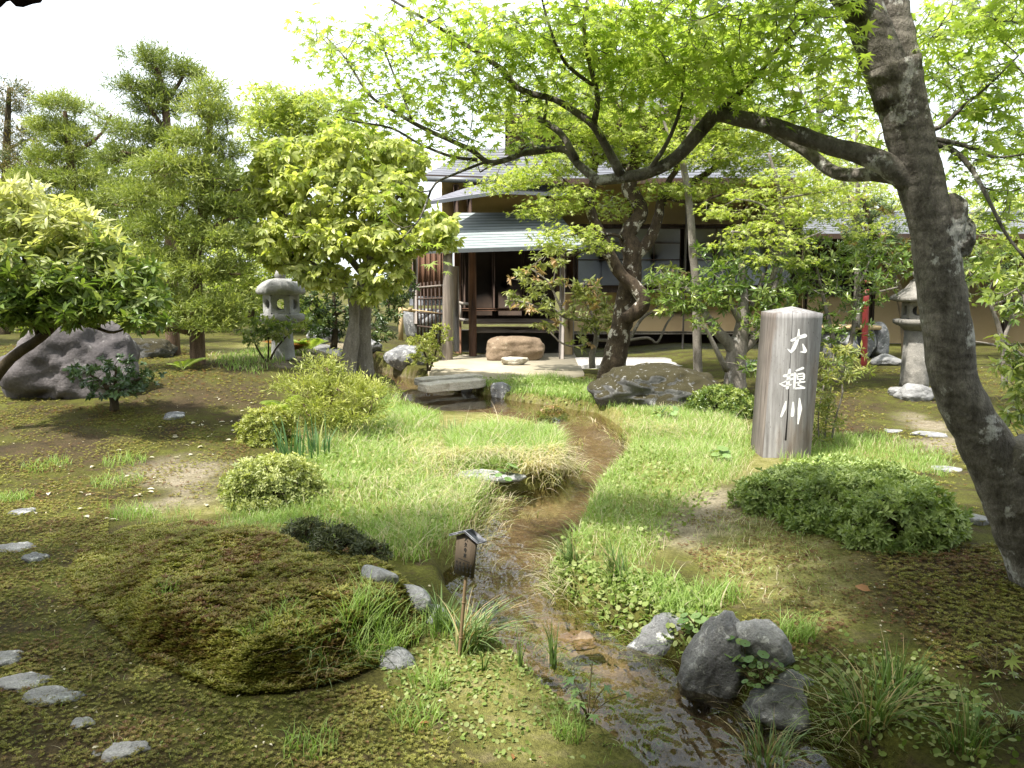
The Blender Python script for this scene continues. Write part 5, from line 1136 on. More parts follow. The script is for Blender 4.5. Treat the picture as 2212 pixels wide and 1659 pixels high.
ytop = [(640,345,Y,85,45,.7),(760,320,Y,105,45,.8),(870,345,Y,55,45,.6),(585,410,Y,60,60,.6),(700,410,Y-.3,110,70,.7),(840,420,Y-.3,80,65,.7),(610,510,Y-.4,75,50,.5),(730,510,Y-.4,110,45,.6),(860,520,Y-.5,80,45,.5),(945,490,Y-.6,45,36,.4),(690,590,Y-.3,60,30,.4),(830,590,Y-.4,60,34,.4),(960,520,Y-.6,30,16,.3),(610,560,Y-.4,50,20,.3),(790,630,Y-.4,50,20,.3,.7)]
C1 = blobs(ytop, 58, .4); T.twigs(C1[::2], .004, .014, 4)
zr = np.clip(rng.normal(.10, .3, len(C1)), 0, 1); whorls(T.leaves('crown', L_YEL), C1, 11, .122, BROAD, .5, .8, zr); T.done(None)
# ---- broad leaved bush on the far left
T = Tree('broadleaf_bush', 'big bush with glossy arching yellow tipped leaves at the left edge', 'bush', gnd(20, 850), B_DARK); Y = 7.6
T.limb([(-30,840,Y,30),(0,800,Y,24),(34,766,Y,22),(85,731,Y,20),(130,687,Y,18),(150,640,Y,12),(140,560,Y,8)], .06, 10, .12, True)
for L_ in [[(135,690,Y,12),(170,697,Y-.1,10),(205,707,Y-.1,8),(246,718,Y-.2,6),(290,700,Y-.2,4)],[(130,687,Y,12),(200,640,Y,9),(270,600,Y,5)],[(85,731,Y,12),(60,650,Y,9),(50,540,Y,6)],[(145,650,Y,8),(200,560,Y,6),(210,490,Y,4)],[(0,800,Y,18),(-60,700,Y,14),(-80,560,Y,10),(-40,440,Y,5)]]: T.limb(L_, .08, 8, .1)
bb = [(30,450,Y,90,60,.5),(130,490,Y,90,60,.5),(220,540,Y,70,50,.4),(40,570,Y-.2,110,60,.5),(150,610,Y-.3,90,50,.4),(270,600,Y-.1,60,40,.4),(60,660,Y-.2,90,40,.4),(310,645,Y-.2,50,30,.3),(180,680,Y-.3,60,24,.3,.6),(-60,520,Y,80,90,.5),(60,690,Y-.2,70,22,.3),(170,660,Y-.4,80,30,.3),(230,655,Y-.3,60,26,.3),(320,690,Y-.3,50,18,.25),(-20,640,Y-.2,70,50,.3),(330,590,Y,30,24,.2,.6)]
C1 = blobs(bb, 75, .3); T.twigs(C1[::2], .003, .010, 4)
top = np.clip((C1[:,2]-np.percentile(C1[:,2], 35))*1.3+.35*rng.normal(size=len(C1)), 0, 1); whorls(T.leaves('crown', L_PHOT), C1, 9, .115, LANCE, .8, .35, top); T.done(None)
# ---- cloud pruned cedars
def cedar(label, base, Y, trunk, limbs, pads, dens=70, sz=.145, m=None, trunkm=None, name='cedar_tree', n=10):
    T = Tree(name, label, 'cedar tree', base, trunkm or B_PINE)
    T.limb(trunk, .1, 14, .14, True)
    for L_ in limbs: T.limb(L_, .1, 8, .14, jit=.05)
    C1 = []; A = []
    for b in pads:
        q_ = blobs([(b[0], b[1], b[2], b[3]*1.05, b[4]*.66, b[5]*1.1)+tuple(b[6:])], dens, .1); c = np.array(at(b[0], b[1]+b[4]*.6, b[2]))
        C1.append(q_); A.append(nrm(nrm(q_-c)*[1, 1, .5]+np.array([0, 0, .30])))
    C1 = np.vstack(C1); A = np.vstack(A)
    T.twigs(C1[::3], .005, .018, 4, sag=.3)
    k_ = len(C1); lf = T.leaves('crown', m or L_CED); tn = np.clip(rng.normal(.2, .3, k_), 0, 1)
    for i in range(n):   # each shoot: a short plume of needles along its axis
        X = nrm(A+.6*rng.normal(size=(k_, 3))); L = sz*(.5+1.0*rng.random(k_))
        for j in range(5):
            b = C1+X*(L*(.1+.2*j))[:,None]; Xn = nrm(X*1.1+.75*rng.normal(size=(k_, 3)))
            inst(lf, tiny_leaf(.085, .02, .04), b, Xn, runit(k_), L*.42, np.clip(tn+.12*j-.2, 0, 1))
    return T.done(None)
Y = 11.0
cedar('tall cloud pruned cedar with pale grey trunk nearest the gravel patch', gnd(432, 852), Y, [(432,860,Y,42),(430,835,Y,36),(428,790,Y,34),(426,720,Y,30),(424,640,Y,28),(420,560,Y,26),(436,480,Y,22),(442,420,Y,20),(447,345,Y,16),(455,240,Y,11),(452,200,Y,6)],
  [[(424,640,Y,14),(380,660,Y-.2,11),(320,690,Y-.3,8),(260,700,Y-.4,5)],[(426,720,Y,12),(360,712,Y-.2,9),(300,725,Y-.3,6)],[(424,700,Y,12),(470,690,Y-.2,9),(520,690,Y-.2,5)],[(424,580,Y,12),(380,510,Y,9),(345,490,Y,6)],[(436,480,Y,12),(480,420,Y,9),(520,405,Y,5)],[(430,520,Y,12),(490,480,Y,9),(520,470,Y,5)],[(446,380,Y,10),(390,360,Y,7),(340,360,Y,4)],[(420,590,Y,12),(480,590,Y-.2,9),(520,590,Y-.2,5)]],
  [(452,198,Y,28,22,.3),(435,240,Y,40,30,.35),(478,260,Y,30,34,.3),(420,305,Y,60,28,.4),(485,330,Y,40,30,.3),(380,360,Y-.1,90,30,.5),(460,395,Y,60,30,.4),(320,420,Y-.1,70,34,.4),(410,440,Y-.2,80,34,.4),(500,460,Y,40,30,.3),(360,490,Y-.2,90,34,.4),(460,520,Y-.2,70,30,.4),(330,560,Y-.2,80,34,.4),(420,590,Y-.3,80,34,.4),(500,580,Y-.1,40,34,.3),(330,640,Y-.3,80,26,.4),(420,670,Y-.35,80,28,.4),(500,660,Y-.2,45,28,.3),(300,695,Y-.4,60,20,.3),(460,700,Y-.35,60,20,.3)])
Y = 12.4
cedar('darker cloud pruned cedar rising behind the pale trunk with a flat topped crown', gnd(378, 812), Y, [(378,830,Y,38),(376,790,Y,32),(372,700,Y,28),(370,560,Y,26),(368,420,Y,24),(362,300,Y,18),(356,220,Y,14),(340,150,Y,10),(325,120,Y,5)],
  [[(362,290,Y,10),(320,230,Y,8),(280,195,Y,5)],[(358,230,Y,9),(390,170,Y,7),(405,150,Y,4)],[(368,400,Y,12),(310,340,Y,9),(260,330,Y,5)],[(370,500,Y,12),(300,450,Y,9),(250,440,Y,5)]],
  [(318,125,Y,38,22,.35),(370,150,Y,50,22,.35),(405,165,Y,28,16,.3),(300,190,Y,50,24,.35),(360,205,Y,40,22,.3),(335,235,Y,50,22,.35),(300,290,Y,60,28,.4),(360,310,Y,40,30,.3),(270,340,Y,60,28,.4),(280,420,Y,60,34,.4),(270,500,Y,50,34,.4),(340,440,Y,50,30,.4)], m=leaf_mat('dark cedar needles', (.075,.115,.028), (.16,.20,.05), (.27,.31,.09), .3))
Y = 14
cedar('round headed cedar between the left bush and the tall cedars', gnd(160, 760), Y, [(165,770,Y,26),(165,600,Y,24),(160,420,Y,20),(150,330,Y,16),(140,240,Y,8)], [[(155,330,Y,9),(210,300,Y,7),(240,250,Y,4)],[(150,360,Y,9),(90,370,Y,6),(60,350,Y,4)]],
  [(130,228,Y,44,24,.4),(115,275,Y,44,34,.4),(150,300,Y,44,40,.4),(130,340,Y,60,30,.4),(170,390,Y,60,30,.5),(90,390,Y,60,30,.4),(200,240,Y,40,14,.3,.4),(230,270,Y,40,20,.3,.35),(190,440,Y,70,40,.5),(90,450,Y,70,40,.5)])
Y = 17
cedar('far dark pine cut off by the left edge of the picture', at(10, 720, Y), Y, [(10,740,Y,24),(10,500,Y,20),(15,300,Y,14),(20,190,Y,8)], [[(12,320,Y,8),(50,300,Y,5)]],
  [(18,190,Y,22,22,.4),(50,212,Y,20,14,.4),(15,235,Y,40,26,.5),(30,290,Y,50,30,.5),(60,340,Y,70,34,.6),(10,370,Y,60,50,.6),(110,380,Y,60,40,.6)], 16, .2, m=L_PINE, trunkm=B_DARK, name='pine_tree')
# ---- trees filling the far background
def far_tree(name, label, cat, Y, px, py, bl_, m, kind='maple', dens=9, sz=.10, bark=None):
    T = Tree(name, label, cat, at(px, py, Y), bark or B_DARK); cy = min(b[1] for b in bl_)
    T.limb([(px,py+8,Y,16),(px+4,(py+cy)/2+30,Y,13),(px,cy+20,Y,6)], .2, 8, .12, True); T.limb([(px,(py+cy)/2,Y,8),(px+50,cy+40,Y,4)], .2, 6); T.limb([(px,(py+cy)/2+20,Y,8),(px-50,cy+50,Y,4)], .2, 6)
    C1 = blobs(bl_, dens, .35); T.twigs(C1[::4], .006, .02, 4); f = T.leaves('crown', m)
    if kind == 'maple': maple_sprays(f, C1, 14, .3, sz, MAPLE5, .2, lambda q_: np.clip(rng.normal(.3, .3, q_), 0, 1), .5)
    else: whorls(f, C1, 12, sz*1.5, LANCE, .6, .2, np.clip(rng.normal(.2, .3, len(C1)), 0, 1))
    return T.done(None)
far_tree('maple_tree', 'bright far maple showing above the yellow tree', 'maple tree', 19, 640, 700, [(590,225,19,60,40,1),(650,260,19,80,50,1),(580,290,19,60,40,1),(700,240,19,70,50,1),(560,250,19,30,20,.5)], L_MAPLE2, 'maple', 16)
far_tree('maple_tree', 'low bright maple behind the stone lantern', 'maple tree', 17, 540, 690, [(520,560,17,60,40,.8),(580,600,17,60,40,.8),(510,610,17,50,40,.8),(640,560,17,60,40,.8)], L_MAPLE2, 'maple', 22, .08)
far_tree('evergreen_tree', 'dark shrubby evergreen behind the yellow tree trunk', 'evergreen tree', 14.5, 720, 745, [(690,640,14.5,50,40,.5),(720,690,14.5,50,40,.4),(830,670,14.8,40,50,.4),(860,620,15,40,50,.4),(820,720,14.6,30,20,.3),(690,700,14.3,30,36,.3)], L_DARK, 'l', 34, .07)
far_tree('evergreen_tree', 'dark background evergreen filling the gap behind the left cedars', 'evergreen tree', 21, 250, 700, [(220,470,21,120,60,1),(330,560,21,130,70,1),(120,560,21,120,70,1),(480,500,21,80,60,1),(420,620,21,130,50,1),(200,640,21,150,50,1),(560,480,21,60,80,1),(30,480,21,80,60,1),(480,400,21,60,60,1),(280,380,22,120,60,1)], L_FAR, 'l', 20, .12)
far_tree('evergreen_tree', 'green hedge like tree far behind the leaning trunk', 'evergreen tree', 23, 2120, 600, [(2050,500,23,80,50,1),(2150,520,23,90,50,1),(2240,480,23,90,80,1),(1960,480,23,80,60,1),(1840,430,24,90,70,1)], L_MAPLE2, 'maple', 7, .12)
far_tree('maple_tree', 'thin far maple with pale sky between its sprays right of the roof', 'maple tree', 20, 1765, 420, [(1760,340,20,80,30,.8,.6),(1850,300,20,70,40,.8,.5),(1770,150,20,100,70,1,.5),(1880,360,20,60,30,.7,.7),(2130,110,20,120,80,1,.4),(2080,420,20,60,24,.6,.6),(2160,360,20,70,24,.6,.6)], L_MAPLE2, 'maple', 7, .11, B_GREY)
far_tree('maple_tree', 'leafy maple filling the gap above the wing roof beside the leaning trunk', 'maple tree', 14.5, 1850, 700, [(1830,330,14.5,80,40,.7),(1900,440,14.5,70,40,.7),(1780,420,14.5,60,30,.6),(2080,500,14.5,70,40,.7),(2160,450,14.5,70,40,.7),(1900,250,14.5,60,40,.7,.6),(2150,540,14.5,70,30,.6)], L_MAPLE2, 'maple', 12, .075, B_GREY)
far_tree('evergreen_tree', 'low dark green shrubbery along the back of the left garden', 'evergreen tree', 18, 240, 735, [(40,680,18,110,44,.8),(180,690,18,110,40,.8),(320,690,18,110,40,.8),(450,680,18,90,44,.8),(540,660,18,60,40,.8),(660,680,18,60,40,.8)], L_MAPLE2, 'l', 34, .08)
far_tree('evergreen_tree', 'dark tree behind the house roof', 'evergreen tree', 26, 1500, 330, [(1150,200,26,120,60,1),(1330,190,26,160,70,1),(1560,180,26,140,70,1)], L_FAR, 'maple', 5, .13)

far_tree('evergreen_tree', 'broad garden tree standing beyond the left edge of the picture', 'evergreen tree', 14, -330, 760, [(-250,520,14,150,120,1.2),(-420,560,14,150,120,1.2),(-330,430,14,130,90,1),(-560,620,15,150,110,1.2),(-150,640,14.5,110,70,1),(-700,600,15,150,140,1.2)], L_FAR, 'l', 12, .11)
far_tree('evergreen_tree', 'broad garden tree standing beyond the right edge of the picture', 'evergreen tree', 15, 2620, 760, [(2480,430,15,160,110,1.2),(2650,480,15,160,140,1.2),(2560,330,15,140,90,1),(2820,560,15,150,140,1.2)], L_MAPLE2, 'maple', 8, .10)
# ------------------------------------------------------------------ shrubs and clumps
def bush(name, label, cat, domes, leafm, dens, sz, nl=7, tpl=None, lo=-.15, tip=.35, bark=None, up=.35, inner=True):
    """domes: (px, py base, w px, h px, depth ratio)"""
    g0 = gnd(domes[0][0], domes[0][1]); root = thing(name, label, cat, g0); D = []
    for px, py, wp, hp, dr in domes:
        g = gnd(px, py); rx = wp/FPX*g.y/2; D.append((np.array([g.x, g.y+rx*dr*.9, g.z]), np.array([rx, rx*dr, hp/FPX*g.y*1.0])))
    mb = MB(); bb = MB()
    for i, (c, r_) in enumerate(D):
        area = 2*math.pi*((r_[0]*r_[1])**1.6/3+2*(r_[0]*r_[2])**1.6/3)**(1/1.6)
        for sc_, k_ in ((1.0, 1.0), (.82, .5)) if inner else ((1.0, 1.0),):
            P_, Nn = shell_pts(c, r_*sc_, int(area*dens*k_), lo, 50+i, .17, .20)
            m = fbm(P_*[9, 9, 9], 2, 60+i) > -.5
            for j, (c2, r2) in enumerate(D):
                if j != i: m &= np.sum(((P_-c2)/(r2*.93))**2, 1) > 1
            P_, Nn = P_[m], Nn[m]
            if not len(P_): continue
            ax = nrm(Nn/r_*np.mean(r_)+np.array([0, 0, up]))
            whorls(mb, P_, nl, sz, tpl or TINY, axis=ax, droop=.0, tint=np.clip(tip+.3*rng.normal(size=len(P_))+.3*(P_[:,2]-c[2])/r_[2]-.2, 0, 1), jit=.25)
        bb.tube([g0, (g0*.5+Vector(c)*.5), Vector(c)], [.012, .012, .010], 6)
        for q_ in range(26):
            a = rng.random()*6.28; e = rng.random()*1.2; d = np.array([math.cos(a)*math.cos(e), math.sin(a)*math.cos(e), math.sin(e)])
            b = c+np.array([d[0], d[1], 0])*r_*.12; t_ = c+d*r_*.93; u = np.linspace(0, 1, 6)[:,None]
            bb.tube(b*(1-u)+t_*u+np.array([0, 0, 1])*(.15*r_[2]*np.sin(np.pi*u)), np.linspace(.008, .003, 6), 5)
    bb.build('branches', bark or B_DARK, root, True); mb.build('foliage', leafm, root); return root
bush('azalea_bush', 'long clipped azalea mound with rounded top beside the leaning trunk and below the post', 'azalea', [(1755,1115,290,92,.7),(1880,1155,330,112,.7),(1995,1195,300,122,.8),(1880,1085,380,62,.8)], leaf_mat('fresh azalea leaf', (.085,.145,.04), (.18,.26,.07), (.32,.39,.14), .25), 1300, .040, 8, tip=.62)
bush('azalea_bush', 'round clipped azalea next to the gravel patch with pale leaf edges', 'azalea', [(568,1108,240,112,.9)], leaf_mat('pale azalea leaf', (.14,.18,.05), (.26,.30,.10), (.46,.48,.20), .3), 1500, .034, 8, tip=.45)
bush('azalea_bush', 'small bright yellow green azalea in front of the golden cedar', 'azalea', [(562,968,132,88,.9)], L_AZY, 1100, .036, 8, tip=.4)
bush('azalea_bush', 'low dark green azalea between the mossy boulder and the post', 'azalea', [(1560,900,130,66,.8),(1600,905,110,60,.8)], L_EVER, 900, .042, 8, tip=.3)
bush('juniper_shrub', 'dark prostrate juniper at the back of the moss cushion', 'shrub', [(650,1185,110,60,.8),(720,1205,130,62,.8),(790,1215,100,36,.8)], leaf_mat('dark juniper', (.035,.05,.022), (.08,.095,.05), (.15,.17,.06), .1), 1200, .035, 8, SLIM, tip=.25)
bush('small_shrub', 'small round shrub with pinkish leaves by the pond bank', 'shrub', [(1195,915,70,38,.8)], L_PIER, 700, .04, 7)
def multi(name, label, cat, base, Y, limbs, bl_, leafm, dens, sz, n=9, tpl=None, up=.7, droop=.15, tip=.2, bark=None, tw=2, r0=.003):
    T = Tree(name, label, cat, base, bark or B_DARK)
    for L_ in limbs: T.limb([(x, y, Y+dy, w_) for x, y, dy, w_ in L_], .05, 8, .12)
    C1 = blobs([(b[0], b[1], Y+b[2])+tuple(b[3:]) for b in bl_], dens, .25); T.twigs(C1[::tw], r0, .010, 4)
    whorls(T.leaves('foliage', leafm), C1, n, sz, tpl or LANCE, up, droop, np.clip(tip+.3*rng.normal(size=len(C1)), 0, 1)); return T.done(None)
g = gnd(580, 782); multi('low_shrub', 'small dark leaved shrub with V shaped stems in front of the stone lantern', 'shrub', g, g.y,
  [[(578,785,0,6),(560,760,0,4),(545,730,0,3)],[(580,785,0,6),(595,755,0,4),(620,725,0,3)],[(579,785,0,5),(580,740,0,3),(575,705,0,2)]], [(545,725,0,34,24,.3),(590,715,0,40,24,.3),(625,705,0,26,18,.2),(570,700,.1,40,18,.3)], L_PHOT, 50, .07, 9, BROAD)
g = gnd(925, 802); multi('low_shrub', 'yellow green shrub at the foot of the log post', 'shrub', g, g.y,
  [[(925,803,0,5),(920,770,0,4),(905,740,0,2)],[(927,803,0,5),(940,765,0,4),(950,725,0,2)]], [(905,745,0,34,24,.3),(945,730,0,30,24,.3),(920,770,-.1,36,22,.3),(895,775,0,22,14,.2),(955,705,0,16,10,.2)], L_AZY, 60, .055, 9, BROAD)
g = gnd(245, 888); multi('low_shrub', 'dark glossy low shrub standing before the big boulder', 'shrub', g, g.y,
  [[(247,890,0,22),(245,860,0,18),(225,830,0,9),(195,810,0,5)],[(246,865,0,16),(270,835,0,9),(310,815,0,5)],[(246,860,0,12),(250,820,0,7),(250,790,0,4)]], [(200,812,0,44,28,.3),(255,795,0,50,28,.3),(310,820,0,40,26,.3),(250,835,-.1,70,28,.3),(170,800,0,20,14,.2)],
  leaf_mat('dark glossy leaf', (.03,.06,.025), (.07,.12,.05), (.13,.20,.09), .15, .28), 60, .055, 9, BROAD, bark=B_DARK)
g = gnd(1790, 955); multi('nandina_shrub', 'slender shrub with fine yellowish leaves right behind the inscribed post', 'shrub', g, g.y,
  [[(1780,955,0,5),(1786,900,0,4),(1795,840,0,3),(1800,770,0,2)],[(1795,955,0,5),(1806,900,0,4),(1820,845,0,4),(1810,790,0,2)],[(1770,955,0,4),(1768,900,0,3),(1780,830,0,3)]],
  [(1800,770,0,50,30,.3),(1840,800,0,36,24,.25),(1790,820,0,36,24,.25),(1790,905,0,40,36,.25),(1770,860,0,30,36,.25),(1780,945,0,36,20,.25),(1850,755,.1,30,20,.2)], leaf_mat('nandina leaf', (.08,.13,.03), (.17,.22,.05), (.42,.40,.12), .3), 62, .075, 9, SLIM, .5, .35, .3, B_GREY)
multi('broadleaf_bush', 'hanging sprays of narrow fresh leaves at the right edge behind the trunk', 'bush', gnd(2290, 1020), 5.2,
  [[(2290,1040,0,20),(2270,900,0,16),(2240,800,0,10),(2200,760,0,5)],[(2270,900,0,12),(2220,860,0,7),(2190,860,0,4)],[(2270,920,0,10),(2230,960,0,6),(2200,940,0,4)],[(2260,860,0,10),(2210,640,.2,6),(2170,640,.2,4)]],
  [(2180,735,0,26,18,.12),(2200,770,0,30,20,.15),(2165,790,0,20,14,.12),(2205,850,0,24,24,.15),(2195,900,0,26,24,.15),(2225,800,0,40,60,.2),(2150,640,.3,26,16,.12),(2190,600,.3,34,22,.15),(2200,660,.3,30,20,.15)], L_EVER, 70, .085, 8, LANCE, .5, .65, .5, B_GREY, 1)
multi('evergreen_shrub', 'twiggy evergreen shrub with drooping leaves right of the leaning trunk in front of the wing', 'shrub', gnd(2160, 830), 9.5,
  [[(2170,830,0,14),(2165,740,0,11),(2140,660,0,8),(2100,600,0,4)],[(2165,740,0,9),(2200,650,0,6),(2220,580,0,3)],[(2140,660,0,6),(2190,640,.1,4),(2230,600,.1,3)],[(2166,750,0,6),(2120,740,-.1,4),(2060,735,-.2,3)]],
  [(2100,590,0,50,30,.4),(2170,570,0,60,40,.4),(2210,620,0,50,40,.4),(2120,640,0,40,24,.3,.6),(2190,680,0,40,30,.3,.6),(2080,540,.2,40,24,.3)], L_EVER, 34, .09, 9, LANCE, .5, .5, .4, B_GREY, 1)
# golden cedar bush
g = gnd(725, 952); GY_ = g.y+.35
cedar('low golden green cedar bush with plume like shoots on the left bank', g, GY_, [(725,955,GY_,20),(722,900,GY_,16),(715,850,GY_,10),(705,790,GY_,5)], [[(722,900,GY_,9),(780,890,GY_,6),(820,860,GY_,3)],[(720,890,GY_,9),(660,860,GY_,6),(630,850,GY_,3)]],
  [(700,795,GY_,36,18,.2),(660,835,GY_,60,24,.3),(740,835,GY_,60,26,.3),(800,850,GY_,40,24,.3),(690,880,GY_-.15,70,28,.3),(770,895,GY_-.15,60,30,.3),(720,915,GY_-.1,60,26,.3)], 80, .12, m=L_CEDY, name='cedar_bush', n=8)
# ferns
L_FERN = leaf_mat('fern frond', (.18,.25,.05), (.30,.36,.08), (.30,.12,.05), .4)
def fern(label, px, py, n, L, tint=0.0):
    g = gnd(px, py); root = thing('fern', label, 'fern', g); k_ = MB()
    for i in range(n):
        a = rng.random()*6.28; u = np.linspace(0, 1, 12); l_ = L*(.7+.4*rng.random())
        p = np.array(g)+np.stack([np.cos(a)*l_*u*.75, np.sin(a)*l_*u*.75, l_*(u*.9-.55*u*u)], 1); t_ = np.gradient(p, axis=0)
        k_.tube(p, np.linspace(.004, .0015, 12), 4, tint=tint)
        for s_ in (-1, 1):
            q_ = np.repeat(p[2:], 2, 0); q_[1::2] = (p[2:]+np.vstack([p[3:], p[-1:]]))/2; tt = np.repeat(t_[2:], 2, 0)
            sd_ = np.array([-math.sin(a), math.cos(a), 0])*s_; X = sd_+.35*nrm(tt)+[0, 0, -.15]
            uu = np.repeat(u[2:], 2); inst(k_, SLIM, q_, X, np.tile([0, 0, 1.0], (len(q_), 1)), l_*.30*np.sin(np.pi*(.12+.85*uu))+.004, tint)
    k_.build('fronds', L_FERN, root); return root
fern('bright green fern leaning out of the golden cedar bush', 640, 905, 9, .55)
fern('yellow fern to the right of the lantern shaft', 655, 765, 8, .75)
fern('rusty brown fern beside the lantern shaft', 628, 765, 7, .6, .9)
fern('reddish dry fern against the big left boulder', 185, 822, 7, .5, .95)
fern('small fern at the foot of the second cedar', 395, 800, 6, .4)
# tufts
def tuft(label, px, py, n, h, lean, wd, m, straw=.15, dirn=None, r_=.05, name='sedge_tuft', cat='grass tuft', sag=.1):
    g = gnd(px, py); a = rng.random(n)*6.283; q_ = np.sqrt(rng.random(n))*r_
    x, y = g.x+q_*np.cos(a), g.y+q_*np.sin(a); z = np.maximum(hgt(x, y), WZ-.02)-.01; mb = MB()
    ld = a+.5*rng.normal(size=n) if dirn is None else dirn+.8*rng.normal(size=n)
    blades(mb, np.column_stack([x, y, z]), h*(.5+.6*rng.random(n)), wd*(.7+.5*rng.random(n)), ld, lean*(.2+1.1*rng.random(n)), np.where(rng.random(n) < straw, .5+.5*rng.random(n), 0), 6, sag)
    return tag(mb.build(name, m, base=g), label, cat)
M_SEDGE2 = grass_mat('pale striped sedge', (.10,.17,.05), (.24,.32,.14), (.42,.30,.16), .3)
M_IRIS = grass_mat('iris blades', (.06,.13,.05), (.13,.22,.08), (.3,.3,.1), .3)
tuft('arching pale sedge tuft between the sign stake and the ripples', 1015, 1405, 150, .30, 1.1, .008, M_SEDGE2, .3, .3, .07)
tuft('upright pale sedge just left of the sign stake', 955, 1360, 60, .26, .5, .008, M_SEDGE2, .05, None, .04)
tuft('sedge fountain hanging over the water beside the low dark stone', 1880, 1552, 120, .29, 1.2, .007, M_SEDGE, .3, None, .08)
tuft('tall stiff sedge on the bank above the low dark stone', 1930, 1500, 60, .28, .5, .007, M_SEDGE, .1, None, .09)
tuft('sedge tuft cut off by the bottom edge of the picture in the stream', 1650, 1720, 110, .22, 1.0, .006, M_SEDGE2, .35, None, .08)
tuft('fresh tuft leaning over the right water edge opposite the sign', 1335, 1255, 80, .28, .7, .008, M_SEDGE, .1, 2.6, .05)
tuft('thin rush tuft at the narrow part of the stream on the right', 1235, 1225, 60, .30, .9, .006, M_SEDGE, .1, 2.8, .04)
tuft('dark narrow blades standing at the near bank by the broad leaves', 1195, 1500, 22, .27, .35, .009, M_SEDGE, .0, 2.2, .02)
tuft('few dark upright blades in the moss right of the sign stake', 1125, 1448, 9, .25, .3, .010, M_SEDGE, .0, 1.2, .012)
tuft('single dark sprout in the moss below the sign', 1045, 1450, 8, .16, .4, .009, M_SEDGE, .0, None, .012)
tuft('grey straw tuft drooping from the front of the moss cushion', 690, 1465, 70, .18, 1.1, .005, M_SEDGE2, .55, -1.2, .06)
tuft('small straw tuft on the right corner of the moss cushion', 760, 1440, 50, .16, 1.1, .005, M_SEDGE2, .3, -.8, .05)
tuft('tall seeding grass clump at the back of the stream island', 985, 940, 110, .26, .8, .007, M_SEDGE2, .15, None, .14)
tuft('seeding grass clump right of the island top', 1150, 945, 100, .27, .8, .007, M_SEDGE2, .15, .3, .14)
tuft('iris leaves rising behind the round azalea', 640, 1000, 34, .46, .35, .022, M_IRIS, .0, None, .16, 'iris_clump', 'iris', 0)
tuft('iris leaves beside the golden cedar bush', 690, 985, 26, .40, .4, .020, M_IRIS, .05, None, .15, 'iris_clump', 'iris', 0)
tuft('dark rush tuft at the right bottom corner', 2085, 1625, 60, .24, .7, .006, M_SEDGE, .15, None, .08)
def leafy(label, px, py, n, L, sz, tpl, m, name='broadleaf_plant', cat='plant', red=True, dz=0):
    g = gnd(px, py); root = thing(name, label, cat, g); a = rng.random(n)*6.283; el = .5+.8*rng.random(n); l_ = L*(.5+.7*rng.random(n))
    tip = np.array(g)+np.stack([np.cos(a)*np.cos(el)*l_, np.sin(a)*np.cos(el)*l_, np.sin(el)*l_+dz], 1); st, lf = MB(), MB()
    for t_ in tip:
        u = np.linspace(0, 1, 6)[:,None]; st.tube(np.array(g)*(1-u)+t_*u+np.array([0, 0, .25*L])*np.sin(np.pi*u)*.5, .0022, 4)
    inst(lf, tpl, tip, np.stack([np.cos(a), np.sin(a), -.3+0*a], 1), np.array([0, 0, 1.0])+.3*rng.normal(size=(n, 3)), sz*(.6+.6*rng.random(n)), np.clip(.2*rng.normal(size=n), 0, 1))
    st.build('stalks', M_STALK, root, True); lf.build('leaves', m, root); return root
M_STALK = plain('reddish stalk', (.10,.075,.035), (.16,.13,.055), .6)
L_BROAD = leaf_mat('broad lobed leaf', (.10,.19,.06), (.20,.30,.11), (.30,.36,.12), .3)
leafy('plant with big pale lobed leaves on red stalks at the near water edge', 1270, 1560, 12, .17, .052, MAPLE5, L_BROAD)
leafy('plant with lobed leaves on the bank above the near dark stone', 1235, 1470, 14, .10, .035, MAPLE5, L_BROAD)
leafy('round leaved plant growing between the pale grey stone and the tall dark stone', 1512, 1375, 16, .13, .026, clover(), L_BROAD)
leafy('small round leaved plant tucked between the tall dark stone and the light stone', 1608, 1450, 16, .12, .026, clover(), L_BROAD)
leafy('tiny leaved creeper spilling down over the low dark stone', 1640, 1500, 60, .12, .014, clover(), L_BROAD)
leafy('lobed leaves in the lower right corner', 2180, 1590, 16, .17, .045, MAPLE5, L_BROAD)
leafy('maple seedling in the dark moss at the right', 2150, 1462, 9, .14, .05, MAPLE7, L_MAPLE, 'maple_seedling')
leafy('seedling leaves at the near bank low in the picture', 1400, 1640, 9, .09, .035, BROAD, L_BROAD)
for px, py in [(1440,910),(1090,1050),(1560,1000)]:
    leafy({1440:'pale heart leaved plant in the far right grass', 1090:'small green plant below the stone slab', 1560:'round leaved plant in the grass left of the post'}[px], px, py, 14, .16, .045, clover(), L_BROAD)
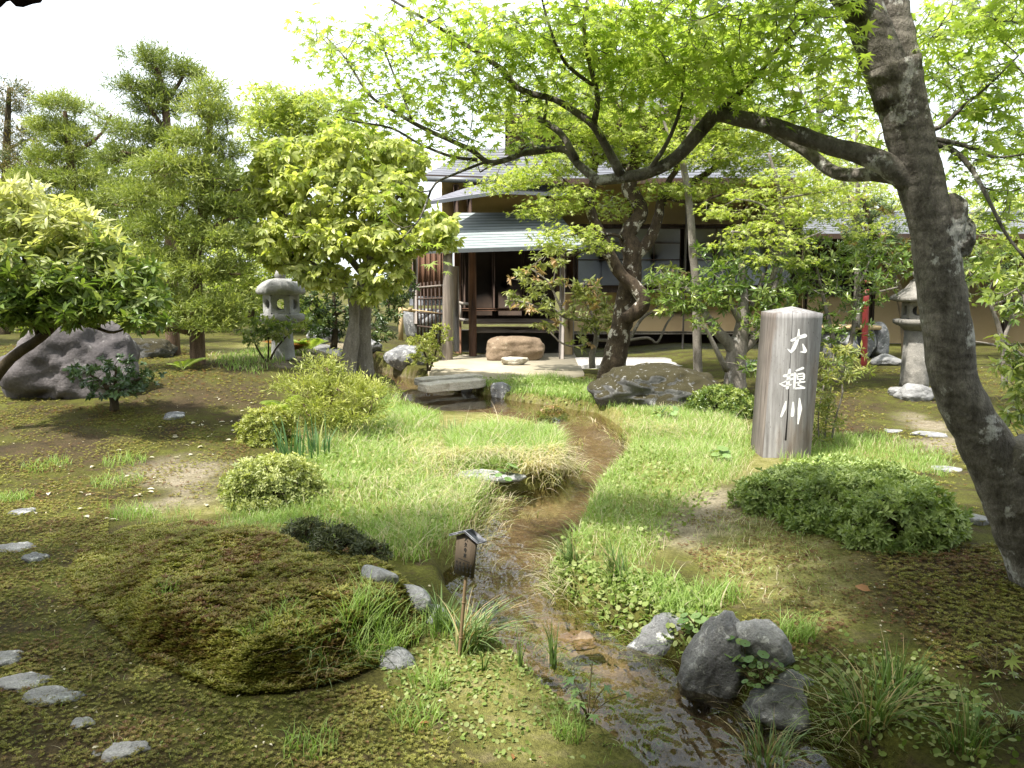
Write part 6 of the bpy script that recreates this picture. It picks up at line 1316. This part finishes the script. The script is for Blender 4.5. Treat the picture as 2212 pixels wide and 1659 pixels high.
# fallen petals and leaves
PET = leaf_mat('fallen pale petal', (.46,.42,.30), (.60,.56,.46), None, .2, .6); BRL = leaf_mat('fallen brown leaf', (.20,.08,.03), (.30,.15,.05), None, .1, .6)
pts = [(640,598+300),(230,1025),(45,982),(180,1108),(130,1082)]
def fallen(px, py, sz, m, nm, label, cat, group=None):
    g = gnd(px, py); mb = MB(); a = rng.random()*6.28
    inst(mb, BROAD, [np.array(g)+[0, 0, .006+.008*rng.random()]], [[math.cos(a), math.sin(a), .15]], [[.35*rng.normal(), .35*rng.normal(), 1]], [sz]); V = mb.V[0]
    return tag(mb.build(nm, m, base=g), label, cat, group)
prr = random.Random(3); zone_ = [(330,870,600,960),(380,900,560,1000),(200,960,480,1080),(420,840,620,930),(60,1060,460,1130)]
for i in range(64):
    z = prr.choice(zone_); fallen(prr.uniform(z[0], z[2]), prr.uniform(z[1], z[3]), prr.uniform(.035, .07), PET, 'fallen_petal', 'cream fallen petal lying on the bare soil and moss below the left cedars', 'petal', 'petals fallen around the left cedars')
prr = random.Random(9)
for i in range(70):
    x, y = prr.uniform(0, 1150), prr.uniform(1180, 1650)
    fallen(x, y, prr.uniform(.010, .022), PET, 'fallen_petal', 'tiny pale petal on the shaded foreground moss', 'petal', 'tiny petals on the foreground moss')
for i in range(60):
    x, y = prr.uniform(1850, 2200), prr.uniform(1250, 1480)
    fallen(x, y, prr.uniform(.010, .02), PET, 'fallen_petal', 'tiny white petal on the dark moss under the leaning trunk', 'petal', 'tiny petals under the leaning trunk')
for px, py, s_, lb in [(262,1312,.075,'red brown leaf lying against the front edge of the moss cushion'),(1880,1284,.085,'long yellow brown leaf on the bare moss below the azalea'),(755,1338+120,.03,'small brown leaf under the moss cushion'),(905,1570,.04,'brown leaf low in the foreground moss'),
                      (2125,1325,.045,'orange leaf under the leaning trunk'),(1108,1652,.035,'brown leaf at the bottom edge of the picture'),(90,1088,.06,'pinkish brown leaf on the left moss'),(760,1405,.05,'twisted brown leaf by the moss front'),(1925,1310+60,.03,'dull brown leaf right of the yellow one')]:
    fallen(px, py, s_, BRL, 'fallen_leaf', lb, 'fallen leaf')
